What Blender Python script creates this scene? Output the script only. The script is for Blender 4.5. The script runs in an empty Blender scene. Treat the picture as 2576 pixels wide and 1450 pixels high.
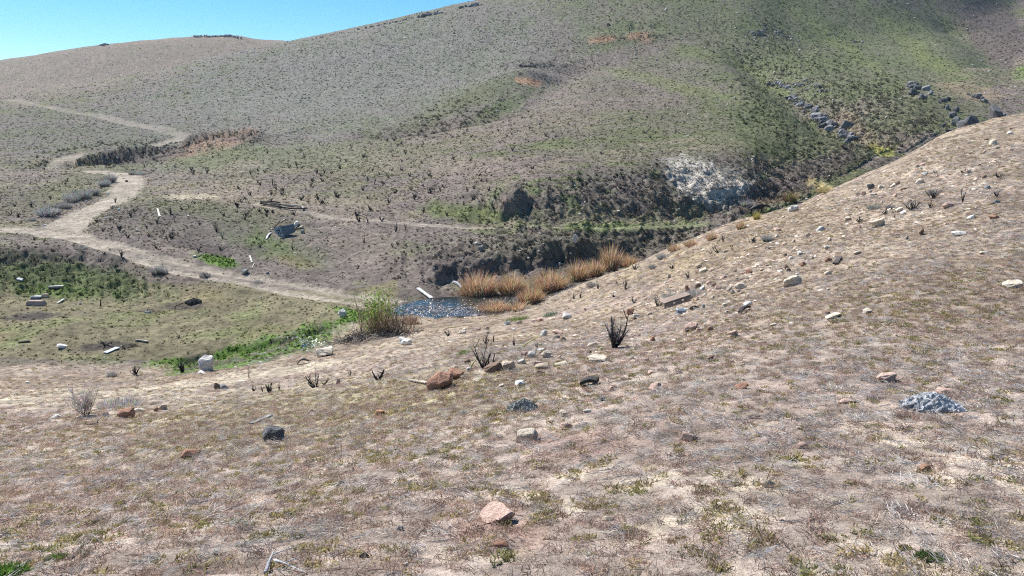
import bpy, bmesh, math, random
import numpy as np
from mathutils import Vector, Matrix, Euler
random.seed(7); RNG = np.random.default_rng(11)
R = math.radians
S = bpy.context.scene
COL = S.collection

# ------------------------------------------------------------------ camera
PITCH = R(12.0); F = 1909.0            # F: focal length in the 2576 px wide measuring frame
CU, CV = 1288.0, 725.0
cam = bpy.data.cameras.new('camera'); co = bpy.data.objects.new('camera', cam); COL.objects.link(co)
cam.sensor_width = 36; cam.lens = F/2576*36; cam.clip_start = 0.05; cam.clip_end = 4000
co.location = (0, 0, 0); co.rotation_euler = (R(90)-PITCH, 0, 0)
S.camera = co
# ------------------------------------------------------------------ world, sun, exposure
SUN_AZ, SUN_EL = -47.0, 49.0           # degrees left of the view direction, height
w = bpy.data.worlds.new('World'); S.world = w; w.use_nodes = True
nt = w.node_tree; nt.nodes.clear()
sky = nt.nodes.new('ShaderNodeTexSky'); sky.sky_type = 'NISHITA'; sky.sun_disc = False
sky.sun_elevation = R(SUN_EL); sky.sun_rotation = R(SUN_AZ); sky.altitude = 900
sky.air_density = 1.0; sky.dust_density = 0.0; sky.ozone_density = 3.0
bg = nt.nodes.new('ShaderNodeBackground'); bg.inputs[1].default_value = 0.072
out = nt.nodes.new('ShaderNodeOutputWorld')
hs = nt.nodes.new('ShaderNodeHueSaturation'); hs.inputs['Saturation'].default_value = 1.42; hs.inputs['Hue'].default_value = .49
nt.links.new(sky.outputs[0], hs.inputs['Color']); nt.links.new(hs.outputs[0], bg.inputs[0]); nt.links.new(bg.outputs[0], out.inputs[0])
sl = bpy.data.lights.new('sun', 'SUN'); sl.energy = 4.6; sl.angle = R(0.53); sl.color = (1, .965, .92)
so = bpy.data.objects.new('sun', sl); COL.objects.link(so)
sd = Vector((math.sin(R(SUN_AZ))*math.cos(R(SUN_EL)), math.cos(R(SUN_AZ))*math.cos(R(SUN_EL)), math.sin(R(SUN_EL))))
so.rotation_euler = (-sd).to_track_quat('-Z', 'Y').to_euler(); so.location = sd*50
vs = S.view_settings; vs.view_transform = 'Standard'; vs.look = 'None'; vs.gamma = 1; vs.use_curve_mapping = False
vs.exposure = 0.90
S.render.engine = 'CYCLES'
try:
    S.cycles.use_denoising = False; S.cycles.filter_width = 1.1; S.cycles.max_bounces = 5; S.cycles.diffuse_bounces = 2; S.cycles.transparent_max_bounces = 4
except Exception: pass

# ------------------------------------------------------------------ noise
_p = np.random.default_rng(5).permutation(512); _p = np.concatenate([_p, _p, _p])
_ga = np.random.default_rng(6).random(512)*2*np.pi
_gx, _gy = np.cos(_ga).astype(np.float32), np.sin(_ga).astype(np.float32)
def perlin(x, y, seed=0):
    x = np.asarray(x, np.float64)+seed*37.7; y = np.asarray(y, np.float64)+seed*91.3
    xi = np.floor(x).astype(np.int64); yi = np.floor(y).astype(np.int64)
    xf = (x-xi).astype(np.float32); yf = (y-yi).astype(np.float32)
    u = xf*xf*xf*(xf*(xf*6-15)+10); v = yf*yf*yf*(yf*(yf*6-15)+10)
    X = xi & 511; Y = yi & 511; X1 = (X+1) & 511; Y1 = (Y+1) & 511
    def g(a, b, dx, dy):
        h = _p[_p[a]+b]; return _gx[h]*dx+_gy[h]*dy
    n0 = g(X, Y, xf, yf); n1 = g(X1, Y, xf-1, yf); n2 = g(X, Y1, xf, yf-1); n3 = g(X1, Y1, xf-1, yf-1)
    return 1.5*((n0*(1-u)+n1*u)*(1-v)+(n2*(1-u)+n3*u)*v)
def sstep(a, b, x):
    t = np.clip((x-a)/(b-a), 0, 1); return t*t*(3-2*t)

# ------------------------------------------------------------------ terrain rails: the ground's real lines, near to far
cp, sp = math.cos(PITCH), math.sin(PITCH)
def uv_to_tq(u, v):
    a = (np.asarray(u, float)-CU)/F; b = -(np.asarray(v, float)-CV)/F
    y = cp+sp*b; z = -sp+cp*b
    return a/y, z/y
def tq_to_uv(t, q):
    zc = cp-q*sp
    return CU+F*t/zc, CV-F*(sp+q*cp)/zc
def Z(u, z, d):                        # rail point given by height instead of picture row
    q = z/d; zc = cp-q*sp; return ((u-CU)/F*zc, q, d)
def V(u, v, d):
    t, q = uv_to_tq(u, v); return (float(t), float(q), d)
rails = [
 [Z(-3000,-1.7,.6), Z(0,-1.68,.6), Z(2576,-1.62,.6), Z(5600,-1.5,.6)],
 [V(-3000,1450,3.9), V(-400,1450,3.8), V(0,1450,3.7), V(1288,1450,3.3), V(2576,1450,3.3), V(3000,1450,3.3), V(5600,1400,3.3)],
 [V(-3000,1200,8.6), V(-400,1200,8.3), V(0,1200,8), V(300,1200,7.6), V(1288,1200,5.6), V(2300,1200,4.9), V(3000,1190,4.8), V(5600,1140,4.6)],
 [V(-3000,1080,15.5), V(-400,1075,14.6), V(0,1075,14.5), V(300,1045,15), V(600,1032,13.5), V(900,1030,11.5), V(1288,1020,9.5), V(1700,1020,7.6), V(2300,1010,7), V(2576,1000,7), V(3000,990,7), V(5600,900,7)],
 [V(-3000,1010,24), V(-400,1010,24), V(0,1000,24), V(300,985,24.5), V(600,960,24), V(900,900,25), V(1000,880,25), V(1288,880,18), V(1560,850,19), V(1850,820,15), V(2300,800,12.5), V(2576,780,12.5), V(5600,600,12.5)],
 [V(-3000,960,29), V(-400,958,29.5), V(0,955,30), V(300,945,31), V(600,915,31), V(870,870,31.5), V(1000,850,32), V(1150,830,32.5), V(1288,810,33), V(1560,760,30), V(1850,690,25), V(2300,620,21), V(2576,580,20), V(5600,400,20)],
 [Z(-3000,-11.2,33), Z(-400,-11.4,33), V(0,930,34.3), V(300,925,35), V(450,925,35.6), V(600,890,36.5), V(870,822,38), Z(1000,-10.0,39.5), Z(1150,-10.02,40.5), Z(1330,-9.98,41.5), V(1450,730,40), V(1560,690,39), V(1700,627,38.5), V(1850,562,38), V(2000,522,39), V(2100,478,40), V(2230,420,42), V(2400,330,46), V(2576,285,50), V(3000,230,55), V(5600,100,60)],
 [Z(-3000,-11,38), V(-400,865,38), V(0,860,38), V(300,850,38.5), V(600,835,39.5), V(870,790,41), Z(1000,-10.15,42), Z(1150,-10.2,43.5), Z(1330,-10.1,45), Z(1450,-9.8,47.5), Z(1560,-9.6,51), Z(1700,-9.4,55), Z(1850,-8.9,60), Z(2000,-8.2,66), Z(2230,-6.5,85), Z(2400,-5,100), Z(2576,-3,115), Z(3000,0,120), Z(5600,8,125)],
 [V(-3000,760,44), V(-400,760,44), V(0,760,45), V(300,752,46), V(600,752,45.5), V(870,752,45), V(1050,725,46), V(1150,715,47), V(1330,700,48.5), V(1450,680,51.5), V(1560,655,55), V(1700,620,59), V(1850,570,65), V(2000,515,73), V(2100,468,82), V(2230,400,100), Z(2400,-3.5,112), Z(2576,-1.5,128), Z(3000,2,135), Z(5600,12,140)],
 [V(-3000,670,50), V(-400,675,50), V(0,690,50), V(300,695,49.8), V(600,712,48), V(870,722,47.6), V(1050,680,50), V(1150,660,51), V(1330,640,52), V(1450,625,54.5), V(1560,608,58), V(1700,595,61.5), V(1850,558,66.6), V(2000,500,76), V(2100,450,86), V(2230,385,104), V(2400,325,122), V(2576,275,145), V(3000,220,150), V(5600,60,155)],
 [V(-3000,640,52.5), V(-400,640,52.5), V(0,622,54.5), V(150,622,54.5), V(300,648,52.5), V(500,685,50.5), V(600,697,50), V(870,684,51), V(950,640,53.5), V(1050,600,56), V(1150,585,57), V(1330,580,57.5), V(1560,578,60.5), V(1700,578,63), V(1850,545,68), V(2000,480,80), V(2100,432,90), V(2230,370,108), V(2400,300,132), V(2576,250,155), V(3000,200,160), V(5600,30,165)],
 [V(-3000,580,62), V(-400,580,62), V(0,575,63), V(150,575,63), V(300,603,58), V(500,640,54.5), V(600,615,56.5), V(720,590,59), V(870,563,61), V(1050,561,61), V(1330,562,60.3), V(1560,563,62.5), V(1700,560,65.5), V(1850,525,71), V(2000,460,84), V(2100,410,95), V(2230,345,114), V(2400,280,140), V(2576,225,165), V(3000,180,170), V(5600,0,175)],
 [V(-3000,530,72), V(-400,530,72), V(0,520,75), V(150,500,79), V(300,507,74), V(450,505,72), V(600,512,70.5), V(870,520,69), V(1050,540,64), V(1200,540,62.8), V(1330,500,64.5), V(1560,495,67.5), V(1700,490,71), V(1850,470,76), V(2000,420,92), V(2100,375,103), V(2230,320,122), V(2400,255,150), V(2576,200,178), V(3000,160,180), V(5600,-40,190)],
 [V(-3000,470,90), V(-400,470,90), V(0,450,98), V(280,440,102), V(450,472,86), V(600,480,82), V(870,480,80), V(1050,480,75), V(1200,460,72), V(1330,440,71.5), V(1560,420,75.5), V(1700,410,79), V(1850,390,86), V(2000,350,106), V(2230,280,138), V(2400,215,168), V(2576,160,200), V(3000,130,205), V(5600,-80,215)],
 [V(-3000,400,125), V(-400,400,125), V(0,395,130), V(150,405,124), V(280,418,116), V(450,400,122), V(600,400,112), V(870,420,98), V(1050,420,92), V(1330,380,90), V(1560,360,96), V(1850,330,107), V(2000,290,130), V(2230,235,158), V(2400,180,190), V(2576,130,225), V(3000,100,230), V(5600,-110,240)],
 [V(-3000,340,165), V(-400,340,165), V(0,330,172), V(280,348,157), V(450,338,158), V(600,345,150), V(870,350,135), V(1050,340,130), V(1330,300,128), V(1560,280,134), V(1850,250,145), V(2000,220,165), V(2230,180,192), V(2400,130,225), V(2576,90,262), V(3000,60,270), V(5600,-160,280)],
 [V(-3000,270,225), V(-400,270,225), V(0,262,232), V(280,270,225), V(600,255,215), V(870,240,205), V(1050,230,200), V(1330,190,195), V(1560,180,195), V(1850,150,205), V(2000,130,225), V(2230,100,252), V(2400,60,285), V(2576,20,325), V(3000,0,330), V(5600,-200,340)],
 [V(-3000,262,275), V(-400,250,275), V(0,238,285), V(350,185,310), V(600,131,320), V(740,105,325), V(900,73,330), V(1050,40,335), V(1200,9,340), V(1280,0,343), V(1500,-60,355), V(1850,-120,370), V(2230,-160,390), V(2576,-180,410), V(3000,-190,420), V(5600,-300,430)],
 [Z(-3000,4,330), Z(-400,8,330), Z(0,9,330), Z(350,14,350), Z(740,26,365), Z(1280,42,400), Z(2576,75,460), Z(3000,78,470), Z(5600,80,480)],
 [V(-3000,230,470), V(-400,195,470), V(0,153,480), V(250,115,490), V(430,98,500), V(500,93,505), V(590,91,508), V(645,101,505), V(740,106,500), V(900,116,500), Z(1280,35,540), Z(2576,60,560), Z(3000,60,560), Z(5600,60,560)],
 [Z(-3000,-10,640), Z(0,12,640), Z(590,32,640), Z(1280,20,660), Z(2576,40,680), Z(5600,40,700)],
]
NR = [12, 112, 92, 70, 52, 62, 40, 30, 32, 30, 28, 36, 32, 30, 30, 44, 64, 10, 46, 5]

def pchip(x, y, xs):
    """x,y: (n, m) knots per column m; xs: (k, m)"""
    h = np.diff(x, axis=0); dl = np.diff(y, axis=0)/h
    d = np.zeros_like(y)
    s = np.sign(dl[:-1])*np.sign(dl[1:]) > 0
    w1 = 2*h[1:]+h[:-1]; w2 = h[1:]+2*h[:-1]
    with np.errstate(all='ignore'):
        hm = (w1+w2)/(w1/dl[:-1]+w2/dl[1:])
    d[1:-1] = np.where(s, hm, 0); d[0] = dl[0]; d[-1] = dl[-1]
    idx = np.zeros(xs.shape, int)
    for i in range(1, x.shape[0]-1): idx += xs >= x[i]
    c = np.arange(x.shape[1])[None, :].repeat(xs.shape[0], 0)
    x0 = x[idx, c]; hh = h[idx, c]; t = (xs-x0)/hh
    y0, y1, d0, d1 = y[idx, c], y[idx+1, c], d[idx, c], d[idx+1, c]
    return (2*t**3-3*t**2+1)*y0+(t**3-2*t**2+t)*hh*d0+(-2*t**3+3*t**2)*y1+(t**3-t**2)*hh*d1

NCV = 960
tc = np.concatenate([np.linspace(-2.0, -.78, 50, endpoint=False), np.linspace(-.78, .78, NCV), np.linspace(.78, 2.0, 51)[1:]])
NC = len(tc)
kd = np.zeros((len(rails), NC)); kq = np.zeros_like(kd)
for i, r in enumerate(rails):
    a = np.array(sorted(r)); x = a[:, 0:1]
    kd[i] = np.exp(pchip(x, np.log(a[:, 2:3]), tc[:, None]))[:, 0]
    kq[i] = pchip(x, a[:, 1:2], tc[:, None])[:, 0]
kk = np.concatenate([np.linspace(i, i+1, n, endpoint=False) for i, n in enumerate(NR)]+[[len(NR)]])
NRW = len(kk)
ik = np.arange(len(rails))[:, None]*np.ones((1, NC))
kkg = kk[:, None]*np.ones((1, NC))
D = np.exp(pchip(ik, np.log(kd), kkg))
ZZ = pchip(kd, kq*kd, D)
# soften the rails a little
def blur(a, n, ax):
    for _ in range(n):
        b = a.copy()
        if ax == 0: b[1:-1] = .25*a[:-2]+.5*a[1:-1]+.25*a[2:]
        else: b[:, 1:-1] = .25*a[:, :-2]+.5*a[:, 1:-1]+.25*a[:, 2:]
        a = b
    return a
ZZ = blur(blur(ZZ, 8, 1), 6, 0)
T = tc[None, :]*np.ones((NRW, 1))
X = T*D; Y = D
KK = kkg

def loc(u, v, zz=None):
    """world point of the ground first seen at picture point (u, v)"""
    zz = ZZ if zz is None else zz
    t, q = uv_to_tq(u, v); t = float(t); q = float(q)
    j = int(np.clip(np.searchsorted(tc, t)-1, 0, NC-2)); f = (t-tc[j])/(tc[j+1]-tc[j])
    dcol = D[:, j]*(1-f)+D[:, j+1]*f; zcol = zz[:, j]*(1-f)+zz[:, j+1]*f
    qc = zcol/dcol
    i = int(np.argmax(qc >= q))
    if i == 0: return np.array([t*dcol[0], dcol[0], zcol[0]])
    g = (q-qc[i-1])/(qc[i]-qc[i-1]+1e-9); d = dcol[i-1]*(1-g)+dcol[i]*g
    return np.array([t*d, d, zcol[i-1]*(1-g)+zcol[i]*g])
def height(x, y, zz=None):
    """ground height at world x, y"""
    zz = ZZ if zz is None else zz
    t = x/max(y, .3); j = int(np.clip(np.searchsorted(tc, t)-1, 0, NC-2)); f = (t-tc[j])/(tc[j+1]-tc[j])
    dcol = D[:, j]*(1-f)+D[:, j+1]*f; zcol = zz[:, j]*(1-f)+zz[:, j+1]*f
    return float(np.interp(y, dcol, zcol))

def poly_dist(pts, sel=None):
    """signed distance (positive = farther side) of every grid point to the world polyline pts"""
    P = np.array(pts)[:, :2]; best = np.full(X.shape, 1e9); sg = np.ones(X.shape); par = np.zeros(X.shape)
    m = (X > P[:, 0].min()-25) & (X < P[:, 0].max()+25) & (Y > P[:, 1].min()-35) & (Y < P[:, 1].max()+35)
    xs, ys = X[m], Y[m]; b = np.full(xs.shape, 1e9); s_ = np.ones(xs.shape); p_ = np.zeros(xs.shape)
    for i in range(len(P)-1):
        ax, ay = P[i]; dx, dy = P[i+1]-P[i]; L = dx*dx+dy*dy+1e-9
        tt = np.clip(((xs-ax)*dx+(ys-ay)*dy)/L, 0, 1)
        ex = xs-ax-tt*dx; ey = ys-ay-tt*dy; dd = np.hypot(ex, ey)
        c = dx*(ys-ay)-dy*(xs-ax); k = dd < b
        b = np.where(k, dd, b); s_ = np.where(k, np.sign(c), s_); p_ = np.where(k, (i+tt)/(len(P)-1), p_)
    best[m] = b; sg[m] = s_; par[m] = p_
    return best, sg*best, par
WARP = perlin(X/1.3, Y/1.3, 3)*.5+perlin(X/.45, Y/.45, 4)*.22

# ---- sculpted features
def scarp(path, h, wd, Lu, Ld, wob=1.0):
    global ZZ
    pts = [loc(*p) for p in path]
    b, s, par = poly_dist(pts)
    end = sstep(0, .12, par)*sstep(0, .12, 1-par)
    s = s+WARP*wob
    k = b < 40
    up = np.where(s > 0, sstep(0, wd, s)*np.exp(-np.clip(s-wd, 0, None)/Lu), 0)*h*.62
    dn = np.where(s <= 0, np.exp(np.clip(s, -80, 0)/Ld), np.exp(-np.clip(s, 0, 9)/(wd*.6)))*-h*.38
    ZZ = ZZ+np.where(k, (up+dn)*end, 0)
def channel(path, depth, wd):
    global ZZ
    pts = [loc(*p) for p in path]
    b, s, par = poly_dist(pts)
    ZZ = ZZ-depth*np.exp(-(b/wd)**2)*sstep(0, .15, par)*sstep(0, .15, 1-par)
def mound(u, v, h, rx, ry):
    global ZZ
    p = loc(u, v); ZZ = ZZ+h*np.exp(-((X-p[0])/rx)**2-((Y-p[1])/ry)**2)
channel([(1500,150),(1440,170),(1370,205),(1310,262),(1180,300),(1020,326),(860,340)], 2.6, 7)
channel([(1850,110),(1930,185),(2040,260),(2130,330),(2190,380)], 3.2, 6)
channel([(2380,45),(2440,85),(2510,140),(2560,180)], 3, 8)
mound(1520, 98, 1.8, 7, 4); mound(1610, 92, 1.6, 6, 3.6); mound(1345, 192, 1.5, 8, 4); mound(560, 362, 1.6, 9, 6)
scarp([(1575,72),(1600,66),(1640,74)], 1.5, 1.6, 6, 5, .9)
scarp([(1240,172),(1300,160),(1340,166),(1400,172)], 1.0, 1.5, 6, 5, 1)
scarp([(165,418),(240,408),(300,402),(360,388),(430,362)], 2.1, 2.4, 8, 9, 1.8)
scarp([(450,365),(520,345),(590,338),(650,345)], 1.7, 2.2, 7, 7, 1.8)
scarp([(1206,505),(1225,527),(1262,541),(1300,538),(1325,518),(1345,500)], 1.5, 1.1, 4, 2.2, .45)
scarp([(1130,494),(1165,503),(1205,498)], .5, .6, 3, 2, .5)
scarp([(1055,712),(1130,702),(1230,692),(1330,678),(1450,662),(1560,640),(1620,628)], .8, 1.3, 2.4, 1.5, 1.3)
scarp([(1330,600),(1400,592),(1500,590),(1600,600),(1720,588),(1800,575)], .35, 1.0, 1.5, 1.5, 1.2)
scarp([(1660,545),(1760,540),(1830,520),(1900,505),(1990,470)], .7, 1.6, 3, 2, 1.6)
scarp([(0,650),(90,648),(190,662),(260,690)], .55, 1.5, 2.5, 2.5, 1.4)
scarp([(420,915),(500,905),(640,880),(760,855),(850,820)], .3, .6, 1.5, 1.0, .7)

# ---- world-space paths: road, track, trail
ROADS = {
 'dirt_road': ([(-200,570),(0,583),(110,588),(200,600),(330,632),(500,680),(650,708),(800,735),(900,750),(1000,768)], 1.3),
 'road_spur': ([(150,592),(180,560),(225,530),(275,505),(312,482),(328,462),(318,446),(285,437),(245,432)], 1.75),
 'old_road': ([(-150,400),(0,425),(110,420),(150,402),(200,387),(330,368),(440,350),(470,338),(430,328),(350,312),(250,290),(120,268),(20,248)], 2.0),
 'trail': ([(640,515),(760,530),(860,545),(960,556),(1060,565),(1180,574),(1320,572),(1500,571),(1700,571),(1800,567)], .55),
 'sandy_path': ([(-300,1018),(0,1010),(150,1002),(300,990),(450,972),(620,950),(760,926)], 1.5),
}
RD = {}
for n, (p, wd) in ROADS.items():
    RD[n] = poly_dist([loc(*q) for q in p])+(wd,)
ruts = RD['dirt_road'][0]; ZZ = ZZ-.07*np.exp(-((ruts-.8)/.35)**2)
for n in ('dirt_road', 'road_spur', 'sandy_path'):
    b, s, par, wd = RD[n]; ZZ = ZZ-.10*np.exp(-(b/wd)**4)
b, s, par, wd = RD['old_road']; ZZ = ZZ-.5*np.exp(-(b/wd/1.2)**4)

U0, V0 = tq_to_uv(T, ZZ/D)
# ---- roughness zones and small relief
def blob(u, v, ru, rv, ang=0, k0=0, k1=99, edge=.35):
    """soft ellipse on the ground, outlined where the photograph shows it"""
    m = (KK >= k0) & (KK <= k1)
    c, s = math.cos(R(ang)), math.sin(R(ang))
    du, dv = U0-u, V0-v; a = (du*c+dv*s)/ru; b_ = (-du*s+dv*c)/rv
    r = np.hypot(a, b_)+.30*perlin(X/(D*.018), Y/(D*.06), 9)+.18*perlin(X/(D*.006), Y/(D*.02), 10)
    return np.where(m, 1-sstep(1-edge, 1+edge, r), 0)
bank = np.clip(blob(1420,640,430,62,-4,7.6) + blob(1600,500,420,70,-6,9) + blob(2000,450,230,60,-38,8.5)
               + blob(120,690,260,50,8,7.5,12) + blob(2130,300,330,140,30,9) + blob(300,390,180,30,-6,12) + blob(1150,300,150,50,-20,12)*.4, 0, 1)
near = 1-sstep(4.2, 6.3, KK)
roadm = np.zeros(X.shape)
for n, (b, s, par, wd) in RD.items(): roadm = np.maximum(roadm, 1-sstep(.75, 1.15, b/wd+WARP*.25))
pondm = blob(1130,772,150,26,2,5.6,8.5, .3)
rough = (1+2.3*bank)*(1-.75*roadm)*(1-.9*pondm)
cell = np.gradient(D, axis=0); cellx = D*(tc[NC//2+1]-tc[NC//2]); cellm = np.maximum(np.sqrt(np.abs(cell)*cellx), cellx)
DZ = np.zeros(X.shape)
for i, lam in enumerate([14, 7, 3.6, 1.9, 1.0, .55, .3, .16, .09]):
    wv = sstep(1.1, 2.6, lam/cellm)
    amp = .021*lam if lam > 3 else .036*lam
    n_ = perlin(X/lam+.3*i, Y/lam, 20+i)
    far_s = np.where(D > 60, 1.15, 1.0)
    if lam <= 2: n_ = np.where(bank > .02, n_*(1-bank)+(1-2.4*np.abs(n_))*1.0*bank, n_)
    DZ += amp*n_*wv*(rough if lam < 6 else 1)*np.where(near > .5, .9 if lam < 1 else .55, 1)*far_s
# skyline stays put for the long waves
DZ *= np.where(np.abs(KK-17) < .6, .6, 1)
ZT = ZZ+DZ
# pond basin flat
ZT = np.where(pondm > 0, ZT*(1-pondm)+(-10.16+.05*perlin(X/.5, Y/.5, 50))*pondm, ZT)
U1, V1 = tq_to_uv(T, ZT/D)

# ------------------------------------------------------------------ ground cover colours (albedo of soil, litter and low plants, some shade painted in)
c_ = lambda *a: np.array(a)
OLIVE, PURP, TANP = c_(.125,.130,.070), c_(.165,.135,.118), c_(.215,.172,.138)
GREEN, BGREEN = c_(.100,.132,.048), c_(.115,.190,.038)
DARK, CHAR, PALE = c_(.085,.070,.064), c_(.055,.048,.047), c_(.46,.42,.375)
ROADC, REDD, SAND = c_(.400,.340,.270), c_(.330,.205,.135), c_(.52,.44,.33)
STONY, ORNG = c_(.165,.16,.142), c_(.230,.172,.090)
C = np.zeros(X.shape+(3,))
def lay(mask, colr, k=1.0):
    global C
    m = np.clip(mask*k, 0, 1)[..., None]; C = C*(1-m)+colr*m
n1 = perlin(X/22, Y/22, 60); n2 = perlin(X/6, Y/6, 61); n3 = perlin(X/1.7, Y/1.7, 62); n4 = perlin(X/.5, Y/.5, 63)
nn = .5+.5*n1+.45*n2+.35*n3
C[:] = PURP
lay(sstep(.25, .8, nn), OLIVE)
lay((KK > 17.3)*1.0, TANP*.92); lay((KK > 17.3)*sstep(.4, .8, nn), OLIVE, .35)
main = (KK > 12) & (KK <= 17.5)
lay(main*blob(900,190,560,150,-12,12,17.6,.6), STONY, .75)
lay(main*blob(2050,110,620,170,12,12,17.6,.6), c_(.115,.130,.066), .7)
lay(main*blob(1750,330,330,70,0,11,17,.5), OLIVE, .5)
lay(main*blob(1500,230,300,60,-18,12,17,.5), PURP, .6)
lay(main*blob(1180,340,500,40,-10,12,17,.5), TANP*.9, .5)
lay(blob(150,210,260,40,-8,15,19,.6), TANP, .5)
for b in [(2300,120,200,22,38),(2100,100,160,16,36),(2420,190,130,14,28),(1750,135,90,14,15),(1900,190,90,9,36),(1690,215,160,16,14)]:
    lay(blob(*b, 12, 17.4, .5), c_(.150,.165,.070), .6)
lay(blob(2520,90,130,60,38,12,17.5,.3), c_(.105,.082,.078), .85)
lay(blob(2565,190,20,26,0,12,17.5,.3), BGREEN, .8)
lay(blob(1150,265,180,26,-24,12,17,.5), OLIVE*.85, .7)
lay(blob(1250,280,90,20,-28,12,17,.5), GREEN, .5)
lay(blob(1330,205,35,9,10,13,17,.3), REDD); lay(blob(1515,98,36,9,0,13,17,.3), REDD*1.1); lay(blob(1610,92,36,10,6,13,17,.3), REDD*1.05)
lay(blob(1600,130,140,20,-14,12,17,.5), PURP, .7)
lay(blob(530,365,110,24,-14,12.5,16,.3), REDD, .75); lay(blob(620,352,60,9,0,12.5,16,.3), DARK, .7)
lay(blob(330,395,170,20,-6,12.5,16,.3), DARK, .75)  # shade of the steep cut face also put into the ground colour
lay(blob(250,340,330,60,0,13,16,.6), c_(.125,.115,.10), .5)
lay(blob(750,400,260,34,-4,12,15,.5), c_(.14,.15,.085), .6)
# middle ground
lay((KK > 10.5)*(KK < 14)*sstep(.35, .75, .5+.6*n2+.3*n3), TANP*1.05, .55)
lay(blob(560,395,120,22,-10,12,15,.4), OLIVE, .6); lay(blob(1150,420,260,25,4,11.5,14.5,.5), c_(.2,.16,.135), .6)
lay(blob(650,500,260,25,6,11,13.5,.5), TANP*1.15, .6); lay(blob(480,490,60,8,0,11,14,.4), SAND, .6)
lay(blob(180,470,140,30,-20,11,14,.5), OLIVE, .5); lay(blob(40,510,80,30,0,11,14,.5), DARK, .35)
lay(blob(500,570,250,45,8,9.5,13,.5), c_(.115,.10,.088), .7)
lay(blob(560,540,240,26,10,10,13,.5), OLIVE, .5)
lay(blob(720,630,130,34,14,9,12,.4), GREEN*1.05, .75); lay(blob(545,655,60,12,14,9,12,.4), BGREEN, .9); lay(blob(740,660,60,16,10,9,12,.4), ORNG, .35)
lay(blob(500,620,90,14,12,9,12,.4), DARK, .6); lay(blob(640,632,40,10,0,9,12,.3), DARK, .6)
lay(blob(830,640,120,34,18,8.5,12,.5), PURP, .6); lay(blob(950,640,110,50,24,8,12,.4), c_(.19,.155,.128), .6)
lay(blob(1000,700,160,22,10,8,11,.4), c_(.16,.13,.112), .6)
# banks right
lay(blob(1450,640,400,55,-4,7.6,11), c_(.135,.11,.098), .9); lay(blob(1450,625,300,40,-3,7.6,11,.4), OLIVE*.8, .35)
lay(blob(1600,480,360,60,-6,10.8,14), c_(.135,.115,.1), .8)
lay(sstep(.1,.5,n3+.4*n2)*blob(1560,470,420,66,-6,10.8,14.5), c_(.095,.12,.05), .7)
lay(blob(1170,540,110,22,6,10.8,13), c_(.13,.15,.058), .8); lay(blob(1160,520,90,8,8,10.8,13), OLIVE, .6)
lay(blob(1300,515,60,24,0,11,13.4,.2), c_(.19,.15,.125), .8)
lay(blob(1600,572,280,9,0,9.5,12.5,.5), c_(.145,.17,.07), .85)
lay(blob(1790,470,125,50,24,10.8,14,.35), PALE, .95); lay(blob(1760,420,90,14,8,11,14.5,.4), PALE, .5)
lay(sstep(.05,.4,n4+.6*n3)*blob(1800,480,140,55,24,10.8,14,.35), c_(.2,.175,.155), .5)
lay(blob(2040,370,240,60,18,9,15.5), c_(.088,.105,.048), .7); lay(blob(2300,300,170,40,-10,9,15.5), c_(.105,.112,.06), .6)
lay(blob(2000,460,200,34,-26,8.2,12), c_(.12,.098,.088), .8)
lay(blob(2215,385,34,13,20,8,13,.3), c_(.33,.31,.09), .8); lay(blob(2080,478,44,11,20,7.5,12,.3), c_(.4,.32,.15), .9)
lay(blob(1960,500,70,12,-14,7,12,.3), c_(.17,.13,.09), .8); lay(blob(1950,540,90,10,-14,7,12,.3), GREEN, .8)
lay(blob(2150,330,60,26,40,10,16,.4), c_(.22,.165,.115), .5); lay(blob(2440,230,70,16,10,10,16,.4), c_(.3,.22,.15), .5)
# left meadow and swale
mead = (KK > 6.2) & (KK < 8.8) & (U0 < 1000)
lay(mead*1.0, c_(.185,.16,.10)); lay(mead*sstep(.45,.9,nn), c_(.14,.15,.068), .8)
lay(mead*sstep(.25,.6,n2)*1.0, c_(.215,.165,.10), .55)
lay(blob(120,690,260,46,8,7.4,11), c_(.09,.11,.045), .9); lay(blob(80,645,150,18,4,8,11), DARK, .6); lay(blob(420,690,130,20,14,8,11), c_(.15,.12,.095), .6)
lay(blob(170,735,110,14,4,7,10), BGREEN*.9, .4)
for b in [(70,795,60,10,-4),(90,800,50,8,-6),(265,880,75,9,-6),(370,785,28,6,0),(470,770,60,9,0),(50,930,100,8,-6),(140,935,60,6,-4)]:
    lay(blob(*b, 5.5, 9.2, .35), DARK*.8, .8)
lay(blob(660,892,250,36,-15,4.75,8.4,.3), c_(.105,.18,.036)); lay(blob(420,925,70,20,-6,5.2,8,.25), BGREEN)
lay(blob(870,835,70,34,-30,4.8,8.4,.3), c_(.105,.18,.036)); lay(blob(890,788,60,10,8,6,9,.3), BGREEN, .9)
lay(sstep(.0,.35,n4*.7+n3)*blob(700,886,210,26,-16,4.8,8.2,.3), c_(.06,.05,.045), .85)
lay(blob(780,865,50,12,-10,5.2,8,.3), c_(.04,.045,.05), .8); lay(blob(485,920,30,16,0,5.2,8,.3), c_(.07,.055,.045), .8)
# pond
lay(blob(1130,772,165,34,2,5.4,9,.3), c_(.10,.082,.07)); lay(blob(1400,735,150,24,-22,5.5,9,.3), c_(.09,.072,.06), .8)
lay(blob(1180,812,150,18,0,4.6,6.6,.4), c_(.3,.25,.2), .8); lay(blob(1290,802,55,8,0,5,7.2,.3), c_(.2,.29,.09), .9)
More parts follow.
